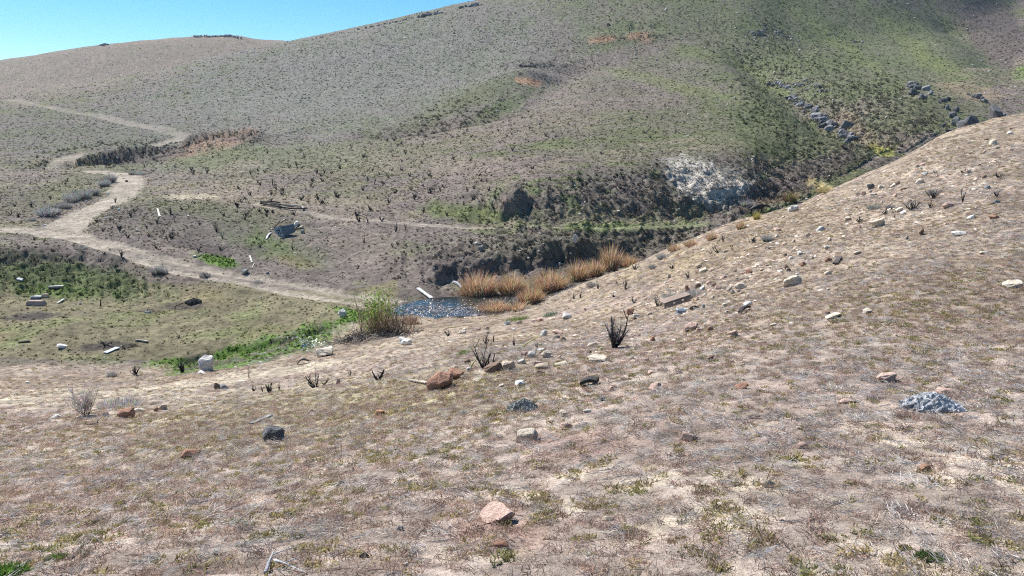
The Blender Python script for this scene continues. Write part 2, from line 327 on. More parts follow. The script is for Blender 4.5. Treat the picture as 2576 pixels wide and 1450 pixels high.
# near slope
ns = np.clip(1-sstep(5.6, 6.25, KK), 0, 1)
ns = np.where(U0 > 1360, (KK < 6.45)*1.0, ns)
NEAR1 = c_(.41,.33,.275)
lay(ns, NEAR1); lay(ns*sstep(3.2,4.6,KK), c_(.275,.215,.155), .85)
lay(ns*sstep(0,.6,n2*.6+n3*.6), c_(.37,.32,.25), .4)
lay(ns*sstep(.1,.7,n2+.5*n4), c_(.34,.25,.205), .7)
lay(ns*sstep(.0,.5,n4+.5*n3)*blob(1900,1250,700,220,0,0,4,.6), SAND*1.05, .75)
lay(ns*blob(800,1030,560,70,-8,1.8,5,.5), c_(.285,.26,.13), .6)
lay(ns*sstep(-.1,.4,n3)*blob(1750,600,420,60,-36,4,6.5,.5), c_(.30,.235,.14), .6)
lay(ns*blob(1900,600,260,34,-24,4.5,6.5,.5), c_(.27,.205,.13), .6)
lay(ns*sstep(-.2,.3,n4+n3*.4)*blob(2250,520,420,120,-24,3.5,6.5,.5), c_(.38,.31,.24), .45)
lay(ns*blob(1260,1300,140,60,10,1,3,.5), c_(.38,.235,.185), .6); lay(ns*blob(1450,1100,160,40,0,1,4,.5), c_(.38,.25,.21), .5)
lay(ns*blob(1250,880,150,22,0,3.6,5.6,.4), c_(.22,.19,.16), .5)
lay(blob(200,1005,330,24,-3,3,5.6,.3), SAND*.85, .8); lay(blob(700,935,330,12,-9,3.5,6,.35), SAND*.82, .7); lay(blob(1060,860,160,8,-6,4,6,.35), SAND*.75, .5)
for n, (b, s, par, wd) in RD.items():
    m = 1-sstep(.7, 1.15, b/wd+WARP*.3)
    kq_ = {'dirt_road':.9,'road_spur':.92,'old_road':.6,'trail':.55,'sandy_path':.65}[n]
    if n == 'old_road': m = m*np.where(par > .52, .55, 1)
    if n == 'trail': m = m*(1-.6*sstep(.5,.8,par))
    if n == 'dirt_road':
        mid = np.exp(-(b/.42)**2)*sstep(.3,.6,par); m = m*(1-.75*mid)
    lay(m*(KK > (3 if n == 'sandy_path' else 7.5)), ROADC*.82 if n != 'sandy_path' else SAND*.85, kq_)
swm = blob(640,892,240,30,-15,4.7,8.4,.3)
lay(swm, c_(.105,.175,.036), .95); lay(sstep(.0,.35,n4*.7+n3)*swm, c_(.055,.047,.042), .7)
C *= (1+.22*n3+.16*n4+.10*perlin(X/.17, Y/.17, 70))[..., None]
C = np.clip(C, .02, .8)

# ------------------------------------------------------------------ materials
def newmat(name):
    m = bpy.data.materials.new(name); m.use_nodes = True; t = m.node_tree; t.nodes.clear()
    o = t.nodes.new('ShaderNodeOutputMaterial'); b = t.nodes.new('ShaderNodeBsdfPrincipled')
    b.inputs['Roughness'].default_value = .9; b.inputs['Specular IOR Level'].default_value = .25
    t.links.new(b.outputs[0], o.inputs[0]); return m, t, b
def N(t, typ, **k):
    n = t.nodes.new(typ)
    for a, v in k.items(): setattr(n, a, v)
    return n
def noise_node(t, scale, detail=6, rough=.6, vec=None):
    n = N(t, 'ShaderNodeTexNoise'); n.inputs['Scale'].default_value = scale; n.inputs['Detail'].default_value = detail
    n.inputs['Roughness'].default_value = rough
    if vec is None: vec = N(t, 'ShaderNodeTexCoord').outputs['Object']
    t.links.new(vec, n.inputs['Vector']); return n
def mulmap(t, col_out, fac_out, lo, hi, lo2=.3, hi2=.7):
    mr = N(t, 'ShaderNodeMapRange'); mr.inputs[1].default_value = lo2; mr.inputs[2].default_value = hi2
    mr.inputs[3].default_value = lo; mr.inputs[4].default_value = hi; t.links.new(fac_out, mr.inputs[0])
    mx = N(t, 'ShaderNodeMix', data_type='RGBA', blend_type='MULTIPLY'); mx.inputs[0].default_value = 1
    t.links.new(col_out, mx.inputs[6]); t.links.new(mr.outputs[0], mx.inputs[7]); return mx.outputs[2]
def ground_mat():
    m, t, b = newmat('ground_cover'); tc_ = N(t, 'ShaderNodeTexCoord').outputs['Object']
    a = N(t, 'ShaderNodeVertexColor', layer_name='Col').outputs[0]
    n1 = noise_node(t, 2.2, 8, .72, tc_); n2 = noise_node(t, 38, 6, .75, tc_); n3 = noise_node(t, .35, 6, .6, tc_)
    c = mulmap(t, a, n1.outputs[0], .55, 1.45, .34, .66); c = mulmap(t, c, n2.outputs[0], .6, 1.4, .33, .67)
    c = mulmap(t, c, n3.outputs[0], .88, 1.12, .35, .65)
    t.links.new(c, b.inputs['Base Color']); b.inputs['Roughness'].default_value = .97; b.inputs['Specular IOR Level'].default_value = .1
    b1 = N(t, 'ShaderNodeBump'); b1.inputs['Strength'].default_value = .9; b1.inputs['Distance'].default_value = .16
    b2 = N(t, 'ShaderNodeBump'); b2.inputs['Strength'].default_value = .8; b2.inputs['Distance'].default_value = .012
    t.links.new(n1.outputs[0], b1.inputs['Height']); t.links.new(n2.outputs[0], b2.inputs['Height'])
    t.links.new(b1.outputs[0], b2.inputs['Normal']); t.links.new(b2.outputs[0], b.inputs['Normal']); return m
M_GROUND = ground_mat()
def translucent(t, b, col_out, k):
    o = [n for n in t.nodes if n.type == 'OUTPUT_MATERIAL'][0]; tr = N(t, 'ShaderNodeBsdfTranslucent'); ms = N(t, 'ShaderNodeMixShader'); ms.inputs[0].default_value = k
    t.links.new(col_out, tr.inputs[0]); t.links.new(b.outputs[0], ms.inputs[1]); t.links.new(tr.outputs[0], ms.inputs[2]); t.links.new(ms.outputs[0], o.inputs[0])
def tuft_mat(name, transl=.15):
    m, t, b = newmat(name)
    a = N(t, 'ShaderNodeAttribute', attribute_type='INSTANCER', attribute_name='tint')
    v = N(t, 'ShaderNodeVertexColor', layer_name='shade')
    mx = N(t, 'ShaderNodeMix', data_type='RGBA', blend_type='MULTIPLY'); mx.inputs[0].default_value = 1
    t.links.new(a.outputs['Color'], mx.inputs[6]); t.links.new(v.outputs[0], mx.inputs[7])
    t.links.new(mx.outputs[2], b.inputs['Base Color']); b.inputs['Specular IOR Level'].default_value = .15
    translucent(t, b, mx.outputs[2], .42); return m
M_TUFT = tuft_mat('dry_grass_blade')
def objcol_mat(name, scale, lo, hi, bump, rough=.9, spec=.2, s2=None):
    m, t, b = newmat(name); oi = N(t, 'ShaderNodeObjectInfo'); tcn = N(t, 'ShaderNodeTexCoord').outputs['Object']
    n1 = noise_node(t, scale, 8, .65, tcn); c = mulmap(t, oi.outputs['Color'], n1.outputs[0], lo, hi)
    n2 = noise_node(t, s2 or scale*5, 6, .7, tcn); c = mulmap(t, c, n2.outputs[0], .75, 1.25)
    t.links.new(c, b.inputs['Base Color']); b.inputs['Roughness'].default_value = rough; b.inputs['Specular IOR Level'].default_value = spec
    bp = N(t, 'ShaderNodeBump'); bp.inputs['Strength'].default_value = .8; bp.inputs['Distance'].default_value = bump
    t.links.new(n2.outputs[0], bp.inputs['Height']); t.links.new(bp.outputs[0], b.inputs['Normal']); return m
M_ROCK = objcol_mat('rock', 2.2, .65, 1.35, .04)
M_CHAR = objcol_mat('charred_wood', 6, .5, 1.5, .03, .7, .3)
M_WOOD = objcol_mat('weathered_wood', 5, .5, 1.4, .05)
M_METAL = objcol_mat('old_metal', 2, .7, 1.25, .01, .55, .5)
M_CONC = objcol_mat('concrete', 2, .8, 1.2, .02)
M_HIDE = objcol_mat('cow_hide', 3, .8, 1.2, .01, .6, .4)
def vcol_mat(name, rough=.85, spec=.15):
    m, t, b = newmat(name); v = N(t, 'ShaderNodeVertexColor', layer_name='shade')
    n = noise_node(t, 9, 4); c = mulmap(t, v.outputs[0], n.outputs[0], .7, 1.3)
    t.links.new(c, b.inputs['Base Color']); b.inputs['Roughness'].default_value = rough; b.inputs['Specular IOR Level'].default_value = spec
    if rough > .5: translucent(t, b, c, .4)
    return m
M_VC = vcol_mat('plant_matter')
def water_mat():
    m, t, b = newmat('muddy_water'); b.inputs['Base Color'].default_value = (.03, .032, .028, 1); b.inputs['Roughness'].default_value = .06
    b.inputs['Specular IOR Level'].default_value = .6
    n = noise_node(t, 7, 4); bp = N(t, 'ShaderNodeBump'); bp.inputs['Strength'].default_value = .35; bp.inputs['Distance'].default_value = .02
    t.links.new(n.outputs[0], bp.inputs['Height']); t.links.new(bp.outputs[0], b.inputs['Normal']); return m
M_WATER = water_mat()

# ------------------------------------------------------------------ terrain objects (pieces of one seamless sheet)
part_id = np.zeros((NRW-1, NC-1), int)
Kc = KK[:-1, :-1]; Uc = U0[:-1, :-1]
part_id[Kc >= 6.3] = 1; part_id[Kc >= 10.9] = 2; part_id[Kc >= 17.6] = 3
part_id[(Kc < 17.6) & (Kc >= 10.9) & (Uc < 1000) & (Kc < 12.6)] = 1
GN_NAMES = ['ground', 'valley_floor', 'hillside', 'distant_hill', 'dirt_road', 'road_branch', 'overgrown_road', 'footpath', 'sandy_path']
GN_LAB = ['near slope of dry grass stubble and stones', 'grassy valley floor and gully banks below the road', 'big rocky hillside rising to the skyline',
 'brown hill behind the left skyline', 'pale dirt road crossing the valley floor', 'pale dirt road branch curving up to the left', 'faint old road cut across the left hillside',
 'narrow footpath along the bench above the reeds', 'sandy strip of bare ground at the slope foot']
for i, n in enumerate(['dirt_road', 'road_spur', 'old_road', 'trail', 'sandy_path']):
    b, s, par, wd = RD[n]; m = ((b/wd+WARP*.3) < 1.0)[:-1, :-1] & (Kc > (3 if n == 'sandy_path' else 7.5))
    part_id[m] = 4+i
idx = np.arange(NRW*NC).reshape(NRW, NC)
quads = np.stack([idx[:-1, :-1], idx[:-1, 1:], idx[1:, 1:], idx[1:, :-1]], -1)
VX = np.stack([X, Y, ZT], -1).reshape(-1, 3).astype(np.float32); CF = C.reshape(-1, 3)
def mesh_np(name, verts, faces, colr=None, layer='Col', smooth=True):
    me = bpy.data.meshes.new(name); k = faces.shape[1]
    me.vertices.add(len(verts)); me.vertices.foreach_set('co', verts.astype(np.float32).ravel())
    me.loops.add(faces.size); me.loops.foreach_set('vertex_index', faces.astype(np.int32).ravel())
    me.polygons.add(len(faces)); me.polygons.foreach_set('loop_start', (np.arange(len(faces))*k).astype(np.int32))
    me.polygons.foreach_set('loop_total', np.full(len(faces), k, np.int32))
    if smooth: me.polygons.foreach_set('use_smooth', np.ones(len(faces), bool))
    if colr is not None:
        a = me.color_attributes.new(layer, 'FLOAT_COLOR', 'POINT'); rgba = np.ones((len(verts), 4), np.float32); rgba[:, :3] = colr
        a.data.foreach_set('color', rgba.ravel())
    me.update(calc_edges=True); return me
for pid, nm in enumerate(GN_NAMES):
    q = quads[part_id == pid]
    if not len(q): continue
    used, inv = np.unique(q, return_inverse=True)
    me = mesh_np(nm, VX[used], inv.reshape(q.shape), CF[used]); me.materials.append(M_GROUND)
    o = bpy.data.objects.new(nm, me); COL.objects.link(o); o['kind'] = 'structure'; o['label'] = GN_LAB[pid]

def L(u, v): return loc(u, v, ZT)
def HT(x, y): return height(x, y, ZT)
def wpx(p):                            # metres per measuring pixel at point p
    return (p[1]*cp-p[2]*sp)/F
def normal_at(x, y, e=.25):
    return Vector((HT(x-e, y)-HT(x+e, y), HT(x, y-e)-HT(x, y+e), 2*e)).normalized()

# ------------------------------------------------------------------ object helpers
THINGS = []
def tag(o, label, cat, group=None):
    o['label'] = label; o['category'] = cat
    if group: o['group'] = group
    return o
def link(name, me, mat=None, parent=None, col=None):
    if mat and not me.materials: me.materials.append(mat)
    o = bpy.data.objects.new(name, me); COL.objects.link(o)
    if parent: o.parent = parent
    if col is not None: o.color = tuple(col)+(1,)
    return o
def empty(name, p):
    o = bpy.data.objects.new(name, None); COL.objects.link(o); o.location = p; o.empty_display_size = .1; return o
def bm_mesh(bm, name, smooth=False):
    me = bpy.data.meshes.new(name); bm.to_mesh(me); bm.free()
    if smooth: me.polygons.foreach_set('use_smooth', np.ones(len(me.polygons), bool))
    return me
class Geo:
    def __init__(s): s.v = []; s.f = []; s.c = []
    def tri(s, a, b, c, col): k = len(s.v); s.v += [a, b, c]; s.f.append((k, k+1, k+2)); s.c += [col]*3
    def strip(s, pts, ws, side, col, tip=None):
        k = len(s.v); n = len(pts)
        for i, (p, w_) in enumerate(zip(pts, ws)):
            s.v += [p-side*w_, p+side*w_]; cc = col if tip is None else [col[j]*(1-i/(n-1))+tip[j]*i/(n-1) for j in range(3)]
            s.c += [cc, cc]
        for i in range(n-1): s.f.append((k+2*i, k+2*i+1, k+2*i+3, k+2*i+2))
    def tube(s, pts, rs, n=5, col=(1, 1, 1), cap=True):
        k0 = len(s.v); m = len(pts)
        for i, p in enumerate(pts):
            d = (pts[min(i+1, m-1)]-pts[max(i-1, 0)]).normalized()
            a = d.orthogonal().normalized(); b = d.cross(a)
            for j in range(n):
                an = 2*math.pi*j/n; s.v.append(p+(a*math.cos(an)+b*math.sin(an))*rs[i]); s.c.append(col)
        for i in range(m-1):
            for j in range(n):
                a_ = k0+i*n+j; b_ = k0+i*n+(j+1) % n; s.f.append((a_, b_, b_+n, a_+n))
        if cap: s.f.append(tuple(k0+(m-1)*n+j for j in range(n))); s.f.append(tuple(k0+j for j in reversed(range(n))))
    def mesh(s, name, smooth=False):
        me = bpy.data.meshes.new(name); me.from_pydata([tuple(p) for p in s.v], [], s.f)
        a = me.color_attributes.new('shade', 'FLOAT_COLOR', 'POINT')
        a.data.foreach_set('color', np.array([list(c)+[1] for c in s.c], np.float32).ravel())
        if smooth: me.polygons.foreach_set('use_smooth', np.ones(len(me.polygons), bool))
        return me
def rv(s=1): return Vector((random.uniform(-s, s), random.uniform(-s, s), random.uniform(-s, s)))

# rocks: angular broken stones, unit width, resting at z = 0
def rock_mesh(seed, flat=.6, n=16, rnd=.0, sub=False, name='rock'):
    rd = random.Random(seed); bm = bmesh.new()
    for i in range(n):
        p = Vector((rd.gauss(0, 1), rd.gauss(0, 1), rd.gauss(0, 1))).normalized()
        p = Vector((math.copysign(abs(p.x)**.75, p.x)*.5, math.copysign(abs(p.y)**.75, p.y)*.38, p.z*.5))
        p *= rd.uniform(.78, 1.15); bm.verts.new(p)
    bmesh.ops.convex_hull(bm, input=bm.verts)
    for v in [v for v in bm.verts if not v.link_faces]: bm.verts.remove(v)
    bmesh.ops.bevel(bm, geom=bm.edges[:], offset=.035, segments=1, affect='EDGES')
    if sub:
        bmesh.ops.triangulate(bm, faces=bm.faces[:])
        bmesh.ops.subdivide_edges(bm, edges=bm.edges[:], cuts=2, use_grid_fill=True)
        for v in bm.verts:
            c = v.co; a = perlin(np.array([c.x*4+seed]), np.array([c.y*4+c.z*3]), seed)[0]*.05+perlin(np.array([c.x*11+seed]), np.array([c.y*9+c.z*11]), seed+1)[0]*.025
            v.co += c.normalized()*float(a)
    bmesh.ops.recalc_face_normals(bm, faces=bm.faces[:])
    xs = [v.co.x for v in bm.verts]; zs = [v.co.z for v in bm.verts]
    sx = 1/(max(xs)-min(xs)); sz = 1/(max(zs)-min(zs)); mz = min(zs); mx = (max(xs)+min(xs))/2
    for v in bm.verts: v.co = Vector(((v.co.x-mx)*sx, v.co.y*sx, (v.co.z-mz)*sz))
    me = bm_mesh(bm, name); me.materials.append(M_ROCK); return me
ROCKS = [rock_mesh(100+i, n=13+i % 6) for i in range(12)]
BIGR = [rock_mesh(300+i, n=16+i % 4, sub=True) for i in range(8)]
RCOL = {'tan': (.52,.42,.32), 'pinkish': (.60,.42,.34), 'red-brown': (.40,.22,.15), 'pale grey': (.60,.57,.52), 'white': (.75,.71,.65),
        'grey': (.27,.265,.26), 'dark grey': (.15,.145,.145), 'brown': (.24,.165,.12), 'orange': (.55,.31,.18), 'cream': (.66,.56,.44)}
PTS = []       # every thing with its picture position, for labels
def place_rock(u, v, wd, hh, colr, big=False, seed=None, rot=None, name='rock', sink=.22, tilt=12):
    rd = random.Random(seed if seed is not None else int(u*7+v*13))
    p = L(u, v); k = wpx(p); W = wd*k*1.08; H = hh*k*1.25
    me = rd.choice(BIGR if big else ROCKS); o = link(name, me)
    o.scale = (W, W*rd.uniform(.8, 1.15), H*(1+sink)); n = normal_at(p[0], p[1], .3)
    q = Vector((0, 0, 1)).slerp(n, .6).to_track_quat('Z', 'Y') if False else Vector((0, 0, 1)).rotation_difference(Vector((0, 0, 1)).lerp(n, .6).normalized())
    o.rotation_mode = 'QUATERNION'
    o.rotation_quaternion = q @ Euler((R(rd.uniform(-tilt, tilt)), R(rd.uniform(-tilt, tilt)), R(rot if rot is not None else rd.choice([0, 180])+rd.uniform(-35, 35)))).to_quaternion()
    off = W*.28; o.location = (p[0], p[1]+off, HT(p[0], p[1]+off)-H*sink)
    c = RCOL[colr]; j = rd.uniform(.9, 1.12); o.color = (c[0]*j, c[1]*j, c[2]*j, 1)
    PTS.append([o, 'rock', u, v, wd, hh, colr]); return o

# ------------------------------------------------------------------ stones that can be pointed out
RL = [ # u, v(base), width, height, colour, big, extra words
 (1108,982,66,36,'red-brown',1,'largest red-brown boulder'), (1145,957,44,24,'red-brown',1,'smaller boulder behind the largest red-brown one'),
 (1245,938,48,20,'brown',1,'long brown boulder'), (1278,932,36,20,'tan',1,'tan boulder joined behind the long brown one'), (1180,936,22,10,'white',0,0),
 (1308,971,26,12,'white',0,0), (1330,1116,60,31,'cream',1,'pale slab leaning with ribbed side'), (1430,1081,36,15,'pinkish',0,0), (1413,1052,32,13,'cream',0,0),
 (678,1112,52,29,'dark grey',1,'knobbly dark grey boulder'), (470,1156,50,24,'red-brown',0,'brick-like red stone'), (953,1046,26,14,'orange',0,'orange stone'),
 (1253,1318,82,34,'pinkish',1,'big half-buried pinkish sandstone'), (1258,1387,38,20,'red-brown',0,0), (1738,1111,40,18,'pinkish',0,0),
 (2133,1016,40,12,'pinkish',0,0), (2240,963,50,18,'pinkish',1,0), (2385,993,44,14,'pinkish',0,'pinkish stone behind the grey driftwood'), (1937,1229,40,18,'tan',0,0), (2025,1129,28,12,'pinkish',0,0),
 (2345,1188,54,16,'red-brown',0,'flat reddish stone'), (1870,979,30,12,'red-brown',0,0), (1650,981,36,13,'pinkish',0,0), (1367,930,38,14,'tan',0,0), (1359,941,24,10,'brown',0,0),
 (1018,869,36,15,'white',1,'white rounded boulder'), (513,936,36,34,'pale grey',1,'tall pale grey boulder'), (506,941,24,6,'white',0,0), (815,898,44,18,'cream',1,'pale angular boulder'), (862,798,20,15,'white',1,0),
 (544,980,20,13,'brown',0,0), (562,981,30,11,'grey',0,0), (315,1053,34,20,'red-brown',0,0), (345,1037,28,7,'cream',0,0), (260,1049,22,10,'tan',0,0), (406,1032,20,11,'tan',0,0),
 (228,1070,26,8,'brown',0,0), (135,1053,26,7,'pale grey',0,0), (392,1036,12,9,'red-brown',0,0), (780,1039,20,8,'pinkish',0,0), (853,968,18,12,'pinkish',0,0),
 (1162,840,20,8,'cream',0,0), (1203,832,14,7,'pinkish',0,0), (1226,830,13,7,'tan',0,0), (1277,818,16,8,'grey',0,0), (1306,815,16,9,'tan',0,0), (1361,809,14,6,'red-brown',0,0), (1345,809,18,6,'pinkish',0,0),
 (1429,803,25,12,'white',0,0), (1368,846,22,12,'pale grey',0,0), (1402,842,28,9,'pinkish',0,0), (1400,853,20,7,'grey',0,0), (1416,860,18,10,'brown',0,0), (1374,900,27,14,'cream',1,0),
 (1337,901,18,15,'pale grey',0,'upright pointed grey stone'), (1319,896,16,9,'pinkish',0,0), (1313,916,18,10,'pale grey',0,0), (1353,921,18,10,'pinkish',0,0), (1504,911,46,13,'cream',1,'broad cream slab'),
 (1492,873,25,12,'cream',0,0), (1412,920,30,7,'cream',0,0), (1363,883,18,6,'white',0,0), (1262,974,14,6,'cream',0,0), (1176,916,16,10,'brown',0,0), (1482,889,14,6,'brown',0,0), (1496,896,18,6,'cream',0,0),
 (1514,1010,18,9,'grey',0,0), (1479,1039,20,7,'white',0,0), (1543,984,24,11,'pinkish',0,0), (1560,1000,14,5,'pinkish',0,0), (1602,798,16,7,'pale grey',0,0), (1589,791,20,12,'red-brown',0,0), (1567,838,16,7,'cream',0,0),
 (2001,718,45,18,'cream',1,'cream boulder on the right slope'), (1867,726,27,14,'cream',1,0), (1742,832,34,17,'pinkish',1,'rounded pinkish boulder'), (1762,835,17,8,'pinkish',0,0), (1788,832,16,9,'red-brown',0,0),
 (1846,847,28,13,'pinkish',1,0), (2322,591,14,15,'brown',0,'upright brown stone'), (2419,592,34,9,'white',1,0), (2556,725,44,14,'cream',1,0), (2213,571,42,17,'cream',1,'leaning cream slab'),
 (2194,475,18,11,'dark grey',1,0), (1737,730,16,12,'red-brown',0,0), (1758,724,17,9,'brown',0,0), (1786,716,14,10,'pinkish',0,0), (1799,720,14,9,'brown',0,0), (1808,728,16,9,'pinkish',0,0), (1770,730,14,8,'pale grey',0,0),
 (1838,732,14,10,'cream',0,0), (1845,739,14,8,'cream',0,0), (1794,751,11,6,'tan',0,0), (1759,755,14,7,'pinkish',0,0), (1828,771,24,7,'cream',0,0), (1888,769,27,9,'white',0,0), (1635,792,12,5,'tan',0,0),
 (1647,857,20,9,'red-brown',0,0), (1883,689,27,8,'red-brown',0,0), (1772,685,19,8,'cream',0,0), (1792,682,14,6,'pinkish',0,0), (2285,602,12,7,'grey',0,0), (2450,551,28,7,'white',0,0), (2506,549,26,6,'red-brown',0,0),
 (2068,581,20,8,'pale grey',0,0), (2003,531,20,12,'pale grey',1,'pale grey boulder at the slope crest'), (1990,533,12,9,'white',0,0), (2389,523,30,12,'pinkish',1,0), (2508,512,18,7,'grey',0,0), (2486,475,18,6,'grey',0,0),
 (2012,642,20,7,'white',0,0), (2086,659,18,8,'red-brown',0,0), (2023,670,16,9,'red-brown',0,0), (1981,676,10,8,'brown',0,0), (1984,684,12,7,'brown',0,0), (2088,692,24,8,'cream',0,0), (1977,646,9,8,'brown',0,0),
 (1212,633,15,12,'grey',1,0), (1444,612,13,19,'pale grey',1,'pillar-like grey stone on the bank'), (1200,616,9,5,'white',0,0), (616,690,20,9,'grey',0,0), (745,568,12,9,'white',0,0), (756,577,14,6,'cream',0,0), (762,588,9,10,'grey',0,0),
 (704,595,9,7,'grey',0,0), (710,601,13,8,'grey',0,0), (300,530,7,5,'white',0,0), (265,552,5,4,'white',0,0), (47,707,16,5,'white',0,0), (151,877,22,6,'white',0,0), (202,767,9,5,'white',0,0), (490,648,10,5,'white',0,0), (672,690,9,5,'grey',0,0),
 (1195,1262,14,6,'pale grey',0,0), (1005,1336,18,10,'pale grey',0,0), (540,1397,24,12,'white',0,0), (1020,1425,14,8,'pale grey',0,0), (2010,1080,16,6,'cream',0,0), (2040,1312,24,8,'orange',0,0), (1800,1335,18,7,'cream',0,0), (1530,1312,30,9,'cream',0,0),
 (1640,940,18,6,'pinkish',0,0), (1700,905,16,6,'pinkish',0,0), (1590,905,14,6,'cream',0,0), (2160,640,20,7,'cream',0,0), (2250,470,14,6,'cream',0,0), (2330,440,14,6,'pale grey',0,0), (1640,888,14,5,'cream',0,0), (2480,640,20,6,'cream',0,0),
 (1920,770,14,6,'brown',0,0), (1950,820,16,6,'cream',0,0), (2080,790,20,7,'brown',0,0), (2180,790,36,8,'cream',0,0), (2100,800,40,8,'cream',0,0), (1790,905,24,8,'brown',0,0), (1830,790,14,7,'cream',0,0),
]
ROCK_EXPL = []
for r in RL:
    o = place_rock(*r[:5], big=bool(r[5])); PTS[-1].append(r[6])
# rubble band on the right slope and single stones further off
rr = random.Random(3)
def rnd_rocks(n, cu, cv, su, sv, ang, w0, w1, cols, cond=lambda u, v: True):
    k = 0; g = 0
    while k < n and g < 4000:
        g += 1; a, b = rr.gauss(0, su), rr.gauss(0, sv); c, s = math.cos(R(ang)), math.sin(R(ang)); u, v = cu+a*c-b*s, cv+a*s+b*c
        if not (5 < u < 2570 and v > 20 and cond(u, v)) or any(abs(q[2]-u) < 9 and abs(q[3]-v) < 6 for q in PTS): continue
        wd = w0*(w1/w0)**(rr.random()**2.2)
        place_rock(u, v, wd, wd*rr.uniform(.3, .55), rr.choice(cols)); PTS[-1].append(0); k += 1
WARM = ['cream', 'cream', 'tan', 'pinkish', 'pinkish', 'pale grey', 'brown']
rnd_rocks(70, 2250, 480, 260, 40, -24, 7, 20, WARM, lambda u, v: v > 420+(2300-u)*.45)
rnd_rocks(50, 1850, 700, 190, 55, -25, 7, 18, WARM, lambda u, v: v > 690-(u-1560)*.44+14)
rnd_rocks(22, 1480, 870, 190, 40, -8, 7, 16, WARM)
rnd_rocks(16, 1300, 640, 160, 30, 0, 5, 8, ['pale grey', 'grey', 'white'], lambda u, v: 595 < v < 690)
rnd_rocks(10, 1400, 545, 220, 30, -4, 5, 8, ['pale grey', 'white'], lambda u, v: v < 570)
rnd_rocks(14, 500, 600, 240, 60, 6, 4, 7, ['pale grey', 'white'], lambda u, v: v < 720)

# ------------------------------------------------------------------ burnt shrubs
BLACK = (.028, .025, .024)
def stem_pts(rd, L_, lean, az, segs=4, wob=.18, up=.25):
    p = Vector((0, 0, -.04)); d = Vector((math.sin(lean)*math.cos(az), math.sin(lean)*math.sin(az), math.cos(lean))); pts = [p.copy()]
    for i in range(segs):
        d = (d+Vector((rd.uniform(-wob, wob), rd.uniform(-wob, wob), rd.uniform(-wob*.3, wob)+up*.2))).normalized(); p = p+d*L_/segs; pts.append(p.copy())
    return pts
def stub_mesh(seed, n=6, forks=1, r=.035, lean=(20, 60), hmin=.45, sides=4):
    """unit-height burnt shrub stub: bent charred stems from one foot"""
    rd = random.Random(seed); g = Geo()
    for i in range(n):
        ln = R(rd.uniform(*lean)); az = rd.uniform(0, 6.28); Ls = rd.uniform(hmin, 1)/math.cos(ln*.8)
        pts = stem_pts(rd, Ls, ln, az, 3+(i % 2)); rs = [r*rd.uniform(.8, 1.3)*(1-.72*k/(len(pts)-1)) for k in range(len(pts))]
        off = Vector((rd.uniform(-.1, .1), rd.uniform(-.1, .1), 0)); pts = [p+off for p in pts]
        c = rd.uniform(.6, 1.8); g.tube(pts, rs, sides, (c, c, c))
        for f in range(forks):
            k = rd.randint(1, len(pts)-2); q = stem_pts(rd, Ls*rd.uniform(.3, .55), R(rd.uniform(25, 70)), rd.uniform(0, 6.28), 2)
            q = [pts[k]+x-q[0] for x in q]; g.tube(q, [r*.55, r*.35, r*.12], 3, (c, c, c))
    return g
STUBS = []
for i in range(12):
    g = stub_mesh(500+i, 4+i % 4, 1+i % 2, .085); me = g.mesh('charred_shrub_stub'); me.materials.append(M_CHAR); STUBS.append(me)
def place_stub(u, v, h, wd=None, me=None, name='charred_shrub_stub', col=BLACK, rd=rr, extra=0):
    h = h*1.25; p = L(u, v); k = wpx(p); o = link(name, me or rd.choice(STUBS)); H = h*k
    wd = wd or h*1.25; sxy = wd*k/1.5; o.scale = (sxy, sxy, H); o.rotation_euler = (0, 0, rd.uniform(0, 6.28)); o.location = p
    o.color = tuple(col)+(1,); PTS.append([o, 'stub', u, v, wd, h, 'black', extra]); return o
SL = [(1241,862,22,14),(1223,867,20,26),(1294,870,24,14),(1127,846,15,24),(1351,876,14,16),(638,984,11,20),(660,986,17,8),(703,980,19,9),(880,946,22,14),(955,958,28,60),
 (1574,728,30,16),(1597,678,12,32),(1442,752,14,18),(1459,750,14,18),(1505,728,14,16),(1550,714,12,14),(1542,748,10,22),(1689,677,12,26),(915,610,14,18),(995,583,22,16),(987,622,14,16),(925,562,16,10),
 (1050,584,10,10),(1185,614,12,20),(1649,621,14,14),(2163,560,12,30),(2227,541,14,26),(2252,534,12,14),(2250,548,10,12),(2339,523,18,20),(2421,510,36,18),(2508,497,14,22),(2512,447,12,28),(2352,437,8,14),(2421,436,10,14),
 (1729,701,18,24),(1594,763,14,26),(1893,612,16,34),(1840,626,12,16),(1806,636,14,22),(1820,608,20,14),(1787,640,10,12),(440,560,14,10),(420,600,10,10),(262,640,10,14),(85,604,12,16),(110,610,10,14),(260,582,12,16),(275,630,8,12),(395,626,12,18),
 (330,545,14,18),(430,540,18,16),(370,575,10,14),(545,583,20,18),(560,600,14,12),(300,575,12,16),(245,560,12,20),(280,555,10,18),(290,510,12,12),(685,466,24,9),(710,492,14,14),(770,480,12,10),(775,512,10,12),(630,440,14,14),(650,432,12,12),(560,380,14,8),
 (735,627,14,14),(645,604,12,8),(515,697,12,22),(905,557,14,24),(1020,575,12,12),(960,557,12,26),(1107,480,16,16),(1165,497,10,16),(1340,505,12,12),(1230,480,10,18),(1065,470,12,12),(1010,430,12,14),
 (340,944,26,30),(160,800,9,24),(370,785,8,16),(450,850,7,20),(268,868,14,44),(1905,470,14,12),(1700,335,12,12)]
for s in SL: place_stub(s[0], s[1], s[2], s[3])
